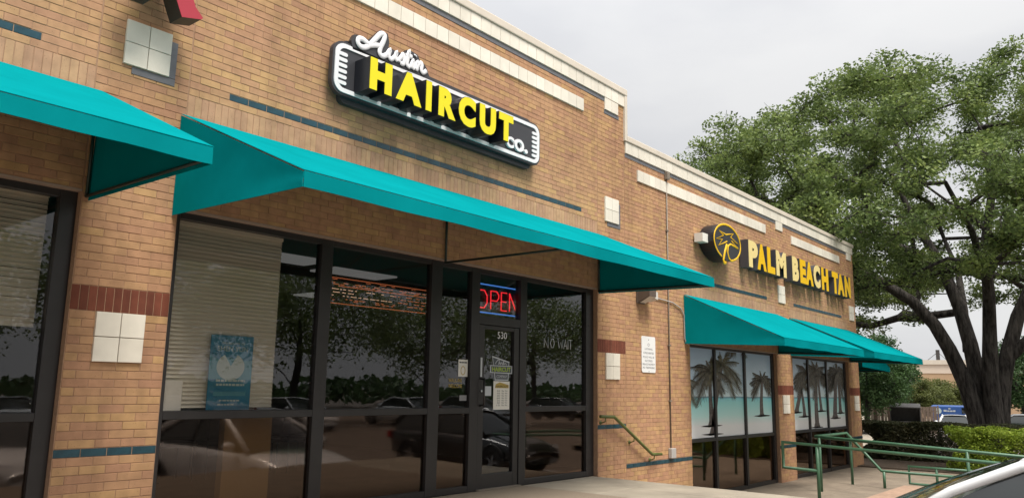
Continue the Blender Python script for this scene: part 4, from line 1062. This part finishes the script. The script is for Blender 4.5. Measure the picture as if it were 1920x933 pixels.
def oak():
    rg = np.random.default_rng(3)
    yw = R(80.6); right = np.array([math.cos(yw),-math.sin(yw),0]); dep = np.array([math.sin(yw),math.cos(yw),0]); up = np.array([0,0,1.])
    def L(a,b,d=0): return right*a+dep*d+up*b
    stems = [
     [(L(.12,0,0),.36),(L(.04,1.2,-.05),.30),(L(-.18,2.3,-.15),.265),(L(-.42,3.0,-.25),.245),(L(-.63,3.6,-.35),.23),(L(-1.0,4.4,-.45),.21),(L(-1.6,5.2,-.6),.19),(L(-2.5,5.9,-.7),.165),(L(-3.7,6.6,-.8),.13),(L(-5.2,7.3,-1.0),.10),(L(-6.6,7.8,-1.2),.07)],
     [(L(.3,0,.2),.36),(L(.25,1.4,.25),.30),(L(.14,2.6,.3),.265),(L(0,3.8,.4),.24),(L(-.25,5.1,.5),.21),(L(-.68,6.6,.6),.18),(L(-1.4,8.2,.8),.13),(L(-2.1,10.2,1.0),.08)],
     [(L(.5,0,-.1),.36),(L(.5,1.5,-.1),.30),(L(.5,2.7,-.15),.26),(L(.58,4.0,-.25),.22),(L(.66,5.4,-.4),.19),(L(.65,6.9,-.5),.16),(L(1.0,8.8,-.8),.12),(L(.8,11.0,-1.0),.07)],
     [(L(.62,0,.15),.34),(L(.68,1.3,.2),.30),(L(.82,2.4,.25),.27),(L(1.05,3.4,.3),.245),(L(1.45,4.7,.4),.215),(L(2.15,6.2,.5),.18),(L(3.3,8.0,.6),.13),(L(4.6,9.6,.8),.08)],
     [(L(-.7,6.5,.55),0.157),(L(-1.5,7.1,.4),0.133),(L(-3.0,7.8,.1),0.110),(L(-4.8,8.4,0),0.086),(L(-6.8,8.9,.2),0.063),(L(-8.8,9.1,.2),0.040)],
     [(L(1.2,3.4,.3),0.172),(L(2.0,4.3,.1),0.149),(L(3.4,5.2,-.5),0.118),(L(5.0,6.2,-1.2),0.078)],
     [(L(-.1,3.6,.5),0.157),(L(-.1,5.0,1.3),0.133),(L(-.2,6.6,2.6),0.110),(L(-.6,8.2,4.4),0.070)],
     [(L(.65,4.4,-.4),0.141),(L(.6,5.8,-1.2),0.118),(L(.3,7.2,-2.6),0.094),(L(-.3,8.4,-4.4),0.063)],
    ]
    cl = []
    while len(cl) < 900:
        p = rg.uniform(-1,1,3); 
        if p[2] < -0.42: continue
        rho = math.sqrt(p[0]**2+p[1]**2+p[2]**2)
        if rho > 1 or rho < 0.42: continue
        if rho < 0.7 and rg.random() < 0.55: continue
        a = p[0]*10.8-(.5 if p[0] < 0 else 0); z = 8.0+p[2]*((5.6-.12*max(0,-a)+.12*max(0,a)) if p[2] > 0 else 4.6)
        # broad shoulders and a looser outline
        z += 0.35*math.sin(a*1.3+p[1]*4)
        if z < 4.6 and abs(a) < 2.4: continue
        if -6.5 < a < -2.6 and z < 5.2 and p[1] < 0.2 and rg.random() < 0.6: continue
        if a > 0.5 and z < 4.8: continue
        cl.append(L(a,z,p[1]*9.0))
    for k in range(26):
        cl.append(L(rg.uniform(-12.3,-8.0),rg.uniform(8.3,10.2),rg.uniform(-2.5,3)))
    for k in range(40):
        cl.append(L(rg.uniform(-9.5,-4),rg.uniform(6.4,8.6),rg.uniform(-3,3)))
    for k in range(26):
        a = rg.uniform(-6.5,-1.5); cl.append(L(a,rg.uniform(4.6,6.6),rg.uniform(1.0,5.5)))
    for k in range(46):
        cl.append(L(rg.uniform(-5,4.5),rg.uniform(5.3,7.4),rg.uniform(-6,-1.2)))
    cl = np.array(cl)
    pos,par,rad,nst = grow(stems,cl,5,rtip=0.014)
    wood = wood_mesh('trunk',pos,par,rad,10)
    tp,tr,td = twigs(cl,0.65,rg,8)
    tw = wood_mesh('twigs',tp,tr,td,4)
    lv = leaves_mesh('crown',scatter(cl,370,0.70,0.38,rg,0.5),None,0.115)
    base = CAM+Vector((31*math.sin(yw),31*math.cos(yw),0)); base.z = lot_z(base.x)
    t = empty('oak_tree',base); tag(t,'huge spreading oak with four dark stems beyond the building corner','tree')
    link('trunk',wood,'bark',t); link('limbs',tw,'bark',t); link('crown',lv,'leaf_oak',t)
    return t
OAK = oak()

def small_tree(h,rad_,seed,ncl,per,leafm,ls,trunk_r=.14,low=0.25,multi=1):
    rg = np.random.default_rng(seed); cl=[]
    while len(cl) < ncl:
        p = rg.uniform(-1,1,3); rho = np.linalg.norm(p)
        if rho > 1 or rho < .35: continue
        cl.append((p[0]*rad_,p[1]*rad_,h*(low+(1-low)*(.5+.5*p[2]))+0.25*math.sin(p[0]*7)))
    cl = np.array(cl); stems=[]
    for k in range(multi):
        a = rg.uniform(0,6.28); sx,sy = (0.22*math.cos(a),0.22*math.sin(a)) if multi > 1 else (0,0)
        stems.append([((sx,sy,0),trunk_r),((sx*2,sy*2,h*.2),trunk_r*.85),((sx*4+.1,sy*4,h*.42),trunk_r*.65),((sx*6,sy*6+.1,h*.65),trunk_r*.4)])
    pos,par,rad,_ = grow(stems,cl,seed,rtip=.012,minz=h*.15)
    wood = wood_mesh('trunk',pos,par,rad,7); s = rad_*0.26
    lv = leaves_mesh('crown',scatter(cl,per,s,s*.72,rg,.5),None,ls)
    for m_,k in ((wood,'bark'),(lv,leafm)): m_.materials.append(MATS[k])
    return wood,lv
def plant_tree(name,parts,loc,label,rz=0,s=1.0,group=None,cat='tree'):
    t = empty(name,loc,rz); t.scale = (s,s,s); tag(t,label,cat,group)
    link('trunk',parts[0],None,t); link('crown',parts[1],None,t); return t
def at(px,depth,z=FAR):
    """a ground position from a surveyed bearing (image column) and depth"""
    a = yaw+math.atan((px-960)/1479.16); rng = depth/math.cos(a-yaw)
    return Vector((CAM.x+rng*math.sin(a),CAM.y+rng*math.cos(a),z))
TA = small_tree(6.6,2.9,21,120,260,'leaf_dark',.17,multi=3,low=.2); TB = small_tree(3.9,2.4,22,100,300,'leaf_olive',.14,multi=3,low=.3)
TC = small_tree(8.5,5.0,23,120,120,'leaf_oak',.19,trunk_r=.26,low=.36)
plant_tree('green_tree',TA,at(1612,55),'leafy dark green tree behind the wooden bin fence')
plant_tree('green_tree',TA,at(1640,62),'dark green tree right behind the open dumpster',1.3,.95)
plant_tree('olive_tree',TB,at(1722,66),'low olive green tree between the dumpster and the blue van',0.4,.95)
plant_tree('olive_tree',TB,at(1765,70),'low olive green tree behind the blue van and oak trunk',2.0,.95)
plant_tree('green_tree',TA,at(1925,56),'dark green tree at the right edge beyond the oak',2.4,1.0)
k = 0
for (x,y,s,rz,lb_) in ((16,-30,1.0,0,'first'),(24.5,-31,1.1,1.2,''),(34,-30,.95,2.2,''),(45,-30,1.1,3.0,''),(6,-30,1.0,4.0,''),(58,-31,1.0,5.0,''),(-6,-31,1.0,.7,'')):
    plant_tree('lot_tree',TC,(x,y,GL),'broad tree mirrored in the shop glass, %s from the left of seven' % ('third','fourth','fifth','sixth','second','seventh','first')[k],rz,s,'trees across the parking lot'); k += 1

def hedge(name,x0,x1,y0,y1,z0,z1,n,leafm,ls,label,cat,skew=0.0,bumps=.12,seed=1):
    rg = np.random.default_rng(seed); h = empty(name,((x0+x1)/2,(y0+y1)/2,z0)); tag(h,label,cat)
    P = rg.uniform(-1,1,(n,3)); ax = rg.integers(0,3,n)
    # most leaves near the sheared surface
    for k in range(3):
        m_ = (ax == k); P[m_,k] = np.sign(P[m_,k])*(1-rg.random(m_.sum())**2*.35)
    P[:,2] = np.where((ax==2),np.abs(P[:,2]),P[:,2])
    r_ = 1+bumps*(np.sin(P[:,0]*5+P[:,1]*9)+np.sin(P[:,1]*17+P[:,2]*4)+.6*np.sin(P[:,1]*31+P[:,0]*7))*.5
    Q = P*r_[:,None]
    c_ = np.stack([Q[:,0]*(x1-x0)/2+skew*Q[:,1],Q[:,1]*(y1-y0)/2,(Q[:,2]*.5+.5)*(z1-z0)],1)
    link('foliage',leaves_mesh('foliage',c_,None,ls,.6),leafm,h)
    m_ = MB()
    for k in range(max(4,int((y1-y0)*2.2))):
        y = rg.uniform(y0,y1); x = rg.uniform(x0,x1)
        for j in range(3):
            m_.tube([(x,y,z0+.02),(x+rg.uniform(-.2,.2),y+rg.uniform(-.2,.2),z0+(z1-z0)*.5),(x+rg.uniform(-.35,.35),y+rg.uniform(-.35,.35),z1-.1)],[.012,.008,.004],4)
    hang(m_.build('stems','bark'),h)
    return h
hedge('hedge',23.6,24.9,-8.5,0.45,LOW+.03,.42,80000,'leaf_hedge',.075,'dark sheared hedge along the planting bed under the oak','hedge',-0.75,.10,2)
hedge('bright_bush',20.55,22.0,-6.6,-2.35,LOW+.03,.40,46000,'leaf_bush',.06,'bright yellow green clipped bush behind the railings','bush',-0.25,.16,4)

# ------------------------------------------------------------------ vehicles
def lerp(a,b,t): return a+(b-a)*t
def car(paint, loc, rz, label, L=4.6, W=.90, hs=1.0, rear='suv', group=None, name='parked_car', sweep=.22, screen='car_glass'):
    root = empty(name,loc,rz); tag(root,label,'car',group)
    k = L/4.6
    ST = [(2.30,.60,.30,.52,.56),(2.22,.78,.22,.62,.68),(1.95,.87,.19,.74,.80),(1.55,.90,.19,.83,.89),(1.05,.91,.19,.90,.95),(.3,.91,.19,.93,.95),(-.6,.91,.19,.95,.97),(-1.5,.90,.20,.96,.99),(-2.0,.87,.24,.96,1.0),(-2.22,.80,.28,.92,.97),(-2.30,.66,.34,.80,.86)]
    vs=[];m=0
    for (x,wd,zb,zs,zt) in ST:
        wd*=W/.9
        half=[(wd*.80,zb),(wd*.97,zb+.10),(wd,lerp(zb,zs,.5)),(wd*.985,zs-.06),(wd*.93,zs),(wd*.6,zt),(0,zt+.015)]
        ringp=half+[(-y,z) for y,z in reversed(half[:-1])]; m=len(ringp)
        vs+=[(x*k,y,z*hs) for y,z in ringp]
    fs=[]
    for i in range(len(ST)-1):
        for j in range(m): fs.append((i*m+j,i*m+(j+1)%m,(i+1)*m+(j+1)%m,(i+1)*m+j))
    fs+=[tuple(range(m)),tuple((len(ST)-1)*m+j for j in reversed(range(m)))]
    o=MB().add(vs,fs).build('body',paint,root,True); sd=o.modifiers.new('smooth','SUBSURF'); sd.levels=1; sd.render_levels=1
    rx={'suv':(-1.75,-2.12),'sedan':(-.95,-1.75)}[rear]
    cow,rf,rr_,rb_=1.12,.18,rx[0],rx[1]; zc,zr,zb2=.93,1.44,1.0 if rear=='suv' else .99
    wb,wr=.83*W/.9,.62*W/.9
    def side(x,t):   # greenhouse half-width at height fraction t
        return lerp(wb,wr,t**1.25)
    # windscreen
    def ws(a,b):
        y=(a*2-1); bul=1-y*y
        return ((lerp(cow,rf,b)+sweep*bul*(1-.5*b)-.06)*k, y*side(0,b)*.985, (lerp(zc,zr-.02,b)+.025*math.sin(math.pi*b)+.018*bul*b)*hs)
    MB().grid(ws,18,10).build('windscreen',screen,root,True)
    bevel(MB().box((rf-.9)*k,(cow+.02)*k,-wb*.93,wb*.93,(zc-.02)*hs,(zc+.035)*hs).build('dashboard','trim_black',root),.02)
    def rw(a,b):
        y=(a*2-1); bul=1-y*y
        return ((lerp(rb_,rr_,b)-.07*bul*(1-b*.5)+.02)*k, -y*side(0,b)*.97, (lerp(zb2,zr-.03,b)+.012*bul*b)*hs)
    MB().grid(rw,12,6).build('rear_window','car_glass',root,True)
    for sg_ in (-1,1):
        def sw_(a,b):
            x=lerp(lerp(cow-.12,rb_+.10,a),lerp(rf-.02,rr_+.02,a),b)
            return (x*k, sg_*(side(0,b)*.992), (lerp(zc+.01,zr-.03,b)+.012*math.sin(math.pi*a)*b)*hs)
        q=MB().grid(sw_,14,6); 
        if sg_<0: q.f=[tuple(reversed(f)) for f in q.f]
        q.build('side_window','car_glass',root,True)
        ap=[((cow-.02-.0)*k,sg_*wb*1.0,zc*hs),(lerp(cow,rf,.5)*k,sg_*side(0,.5)*1.0,(lerp(zc,zr,.5)+.03)*hs),((rf-.02)*k,sg_*wr*1.0,(zr-.012)*hs)]
        rl=[((rf-.02)*k,sg_*wr*1.0,(zr-.012)*hs),(-.35*k,sg_*wr*1.03,(zr+.005)*hs),((rr_+.02)*k,sg_*wr,(zr-.02)*hs)]
        cpx=[((rr_+.02)*k,sg_*wr,(zr-.02)*hs),(lerp(rr_,rb_,.5)*k,sg_*side(0,.5),(lerp(zr,zb2,.5)+.01)*hs),((rb_)*k,sg_*wb*.98,zb2*hs)]
        MB().tube([*ap,*rl[1:],*cpx[1:]],[.045,.042,.045,.045,.045,.055,.06],8).build('pillar',paint,root,True)
        bx=-.42; MB().tube([(bx*k,sg_*wb*.985,zc*hs),(bx*k,sg_*side(0,.5)*.985,lerp(zc,zr,.5)*hs),(bx*k,sg_*wr*.99,zr*hs)],.03,6).build('pillar','trim_black',root,True)
        mi=MB().grid(lambda a,b:((cow-.28+.09*math.cos(a*2*math.pi)*math.sin(b*math.pi))*k,sg_*(W*.98+.10+.11*math.cos(b*math.pi)),(1.0+.075*math.sin(a*2*math.pi)*math.sin(b*math.pi))*hs),12,6); mi.build('mirror',paint,root,True)
        MB().add([(2.235*k,sg_*.50,.60*hs),(2.13*k,sg_*.82,.62*hs),(2.02*k,sg_*.87,.73*hs),(2.16*k,sg_*.52,.70*hs)],[(0,1,2,3) if sg_>0 else (3,2,1,0)]).build('headlight','lamp_clear',root)
        bevel(MB().box(-2.27*k,-2.14*k,min(sg_*.62,sg_*.85),max(sg_*.62,sg_*.85),.72*hs,.90*hs).build('tail_light','lamp_red',root),.02)
        MB().box(-.28*k,-.08*k,min(sg_*.905,sg_*.93)*W/.9,max(sg_*.905,sg_*.93)*W/.9,.80*hs,.825*hs).build('door_handle',paint,root)
        for wx in (1.42,-1.40):
            t=MB(); n=24; prof=[(.10,.20),(.105,.30),(.09,.335),(-.09,.335),(-.105,.30),(-.10,.20)]
            vs=[(wx*k+r_*math.cos(2*math.pi*i/n),sg_*(W*.90)+sg_*yo,.335+r_*math.sin(2*math.pi*i/n)) for i in range(n) for (yo,r_) in prof]
            fs=[(i*6+j,i*6+(j+1)%6,((i+1)%n)*6+(j+1)%6,((i+1)%n)*6+j) for i in range(n) for j in range(6)]
            ty=MB().add(vs,fs).build('wheel','tyre',root,True)
            rm=MB(); yo=sg_*(W*.90+.095)
            rm.tube([(wx*k,yo-sg_*.02,.335),(wx*k,yo+sg_*.005,.335)],.07,12)
            for s5 in range(5):
                a=2*math.pi*s5/5; d=Vector((math.cos(a),0,math.sin(a))); p=Vector((-math.sin(a),0,math.cos(a))); c0=Vector((wx*k,yo,.335))
                rm.add([c0+d*.05+p*.035,c0+d*.05-p*.035,c0+d*.205-p*.025,c0+d*.205+p*.025],[(0,1,2,3)])
            rm.build('rim','car_silver',ty)
            ar=MB().tube([(wx*k+.39*math.cos(R(a)),sg_*W*1.0,.34+.39*math.sin(R(a))) for a in range(-15,196,15)],.035,6); ar.build('wheel_arch','trim_black',root,True)
    def rfp(a,b):
        y=(b*2-1); x=lerp(rf+.02,rr_-.02,a)
        return ((x+.05*(1-y*y)*(1 if a<.5 else -1)*abs(1-2*a))*k, y*wr*1.0, (zr+.035*(1-y*y)+.018*math.sin(math.pi*a)-.01)*hs)
    MB().grid(rfp,12,8).build('roof',paint,root,True)
    bevel(MB().box(2.20*k,2.285*k,-.48,.48,.36*hs,.56*hs).build('grille','trim_black',root),.02)
    bevel(MB().box(-2.335*k,-2.25*k,-.26,.26,.52*hs,.66*hs).build('licence_plate','paper',root),.01)
    return root
car('car_white',(5.6,-5.92,GL),R(85),'white car at the bottom right corner, its windscreen and pillar in view',hs=1.06,rear='sedan',sweep=.52,screen='car_screen')
car('car_white',at(1777,50),R(12),'white hatchback seen from behind, parked before the blue van',W=.9,hs=1.02,rear='suv',L=4.3)
car('car_silver',at(1893,47),R(100),'grey car parked right of the oak trunk',hs=1.12,rear='suv')
car('car_dark',at(1922,50),R(100),'dark car cut by the right edge beyond the hedge',rear='sedan')
G = 'cars across the parking lot'
for (x,y,rz,p,rear,lb_) in ((12.8,-7.0,90,'car_dark','suv','dark estate car mirrored in the shop door glass'),(3.0,-9.9,90,'car_white','suv','white estate car mirrored in the leftmost shop window'),(20.0,-24.6,90,'car_white','suv','white estate car mirrored left of the middle mullion'),(27.0,-24.8,-90,'car_white','sedan','white saloon mirrored low in the wide middle pane'),(33,-25,90,'car_silver','suv','silver estate car mirrored in the narrow pane by the door'),(14,-24.7,-90,'car_dark','sedan','dark saloon mirrored beside the blue poster'),(8.0,-24.8,90,'car_silver','sedan','silver saloon mirrored in the poster window'),(41,-24.6,90,'car_dark','suv','dark estate car mirrored in the right window of the haircut shop')):
    car(p,(x,y,GL),R(rz),lb_,rear=rear,group=G)
# blue van
bp = at(1778,58); a = math.atan2(bp.y-CAM.y,bp.x-CAM.x)
vn = empty('blue_van',bp,a-math.pi/2); tag(vn,'blue delivery van with a white round emblem, behind the white hatchback','van')
bevel(MB().box(-1.45,1.15,-.0,5.0,.35,1.92).build('body','van_blue',vn),.08)
bevel(MB().box(1.15,1.5,.05,4.9,.35,1.55).build('bonnet','van_blue',vn),.1)
MB().box(.5,1.0,-.012,0.0,1.4,1.8).build('side_window','car_glass',vn)
MB().tube([(-1.0,-.012,1.55),(-1.0,-.003,1.55)],.22,20).build('emblem','poster_pale',vn)
q=MB()
for (xa,xb,za,zb) in ((-.65,-.45,1.5,1.64),(-.42,-.28,1.5,1.6),(-.25,-.08,1.5,1.6),(-.05,.1,1.5,1.62),(-.35,-.2,1.68,1.76)): q.box(xa,xb,-.012,-.003,za,zb)
q.build('lettering','logo_pale',vn)
for x in (-.9,1.1): MB().tube([(x,.0,.33),(x,.25,.33)],.33,16).build('wheel','tyre',vn)
# bins and fence
dp = at(1688,55); a = math.atan2(dp.y-CAM.y,dp.x-CAM.x)-math.pi/2
du = empty('dumpster',dp,a); du.scale = (.95,.95,1.42); tag(du,'dark open dumpster between wooden fence panels','dumpster')
q=MB(); q.box(-1.0,1.0,0,.06,0,.62); q.box(-1.0,1.0,1.2,1.26,0,1.35); q.box(-1.0,-.94,.06,1.2,0,1.25); q.box(.94,1.0,.06,1.2,0,1.25); q.box(-.94,.94,.06,1.2,0.02,.08); q.build('bin','dumpster',du)
q=MB().add([(-1.02,-.02,1.25),(1.02,-.02,1.25),(1.02,1.28,1.42),(-1.02,1.28,1.42),(-1.02,-.02,1.29),(1.02,-.02,1.29),(1.02,1.28,1.46),(-1.02,1.28,1.46)],[(0,3,2,1),(4,5,6,7),(0,1,5,4),(1,2,6,5),(2,3,7,6),(3,0,4,7)]); q.build('lid','dumpster',du)
for x in (-.97,.97): MB().box(x-.03,x+.03,0,.05,.6,1.25).build('side_post','dumpster',du)
MB().box(-.16,.16,-.012,-.002,.3,.5).build('label','notice_white',du)
for (px,dpt,n,lab,mt) in ((1646,57,7,'weathered wooden bin fence left of the dumpster with pale boards','wood_pale'),(1724,56.5,7,'brown wooden bin fence panel right of the dumpster','wood_old')):
    fp = at(px,dpt); fe = empty('bin_fence',fp,a); tag(fe,lab,'fence')
    for i in range(n):
        x=(i-n/2)*.22; bevel(MB().box(x,x+.2,0,.025,.03,1.85+random.uniform(-.06,.05)).build('board',mt if i%2==0 or mt=='wood_old' else 'wood_old',fe),.006,1)
    for z in (.4,1.5): MB().box(-n*.11,n*.11,.026,.07,z,z+.09).build('rail','wood_old',fe)
    for x in (-n*.11-.12,n*.11+.02): MB().box(x,x+.1,-.01,.09,0,1.95).build('post','wood_old',fe)

# far shop building with a pale cap
fb = at(1706,92); yb_ = a
far = empty('far_building',fb,yb_); tag(far,'distant tan shop building with a pale banded parapet behind the oak','building')
MB().box(0,40,0,15,0,5.1).build('wall','far_wall',far); MB().box(-.05,40.05,-.05,15.05,5.1,6.1).build('parapet','far_cap',far); MB().box(-.2,40.2,-.2,15.2,6.1,6.6).build('coping','coping',far)
for i in range(9): MB().box(2+i*4.2,4.6+i*4.2,-.04,.0,.4,2.6).build('window','car_glass',far)
q=MB().box(2.75,3.15,5,5.7,6.6,8.0); q.tube([(1.6,5,6.6),(2.8,5.3,7.6)],.03,5); q.tube([(4.0,5,6.6),(3.1,5.3,7.6)],.03,5); q.build('roof_unit','dumpster',far)

# wood behind everything across the lot: reads as one mass
rg = np.random.default_rng(9)
xx = rg.uniform(-120,220,14000); hh = 2.2+.9*np.sin(xx*.21)+.7*np.sin(xx*.53+1)
cc = np.stack([xx,-75+rg.normal(size=len(xx))*3.5,GL+rg.random(len(xx))**.8*hh],1)
o = link('distant_wood',leaves_mesh('distant_wood',cc,None,1.1,.7),'leaf_dark'); struct(o,'stuff'); o['label']='line of trees closing the far side of the parking lot'
xx = rg.uniform(60,150,9000); cc = np.stack([110+rg.normal(size=len(xx))*4,(xx-60)*1.0-10,FAR+rg.random(len(xx))**.8*(4.5+1.2*np.sin(xx*.5))],1)
o = link('distant_wood',leaves_mesh('distant_wood',cc,None,.8,.7),'leaf_dark'); struct(o,'stuff'); o['label']='line of trees far beyond the building corner'

# ------------------------------------------------------------------ lay the bricks
bpy.context.view_layer.update()
dg = bpy.context.evaluated_depsgraph_get()
score = []
for i,(a,b,c_,d) in enumerate(BR):
    p = Vector(((X(a)+X(b))/2,0,(Z(c_)+Z(d))/2)); v = p-CAM; zc = v.dot(fw)
    if zc <= 0: continue
    sx = v.dot(rr)/zc*1479; sy = v.dot(uu)/zc*1479
    if abs(sx) > 955 or abs(sy) > 462: continue
    area = (b-a)*(d-c_)*abs(v.normalized().y)/(v.length**2)
    score.append((area,i))
score.sort(reverse=True)
chosen = set()
for ar,i in score:
    if len(chosen) >= 296: break
    a,b,c_,d = BR[i]; p = Vector(((X(a)+X(b))/2,-0.001,(Z(c_)+Z(d))/2)); v = p-CAM
    hit,loc,_,_,ob,_ = SC.ray_cast(dg,CAM,v.normalized(),distance=v.length-0.03)
    if hit: continue
    chosen.add(i)
mass = MB()
for i,(a,b,c_,d) in enumerate(BR):
    yf = random.uniform(-.0016,.0016); gp = 0.0030
    if i in chosen:
        piece('brick',a,b,c_,d,yf,0.02,'brick_tan',gp)
    else:
        x0,x1,z0,z1 = X(a)+gp,X(b)-gp,Z(c_)+gp,Z(d)-gp; y1=.02; ch=.002
        mass.add([(x0,y1,z0),(x1,y1,z0),(x1,y1,z1),(x0,y1,z1),(x0,yf+ch,z0),(x1,yf+ch,z0),(x1,yf+ch,z1),(x0,yf+ch,z1),(x0+ch,yf,z0+ch),(x1-ch,yf,z0+ch),(x1-ch,yf,z1-ch),(x0+ch,yf,z1-ch)],
                 [(8,9,10,11),(0,1,5,4),(1,2,6,5),(2,3,7,6),(3,0,4,7),(4,5,9,8),(5,6,10,9),(6,7,11,10),(7,4,8,11)])
o = mass.build('brickwork','brick_tan_mass',BLD); struct(o,'stuff')
for o in bpy.data.objects:
    if o.parent and o.name.split('.')[0] in ('lettering','printed_row','foliage','twigs','stems'): o['kind'] = 'stuff'
print('bricks',len(BR),'single',len(chosen))
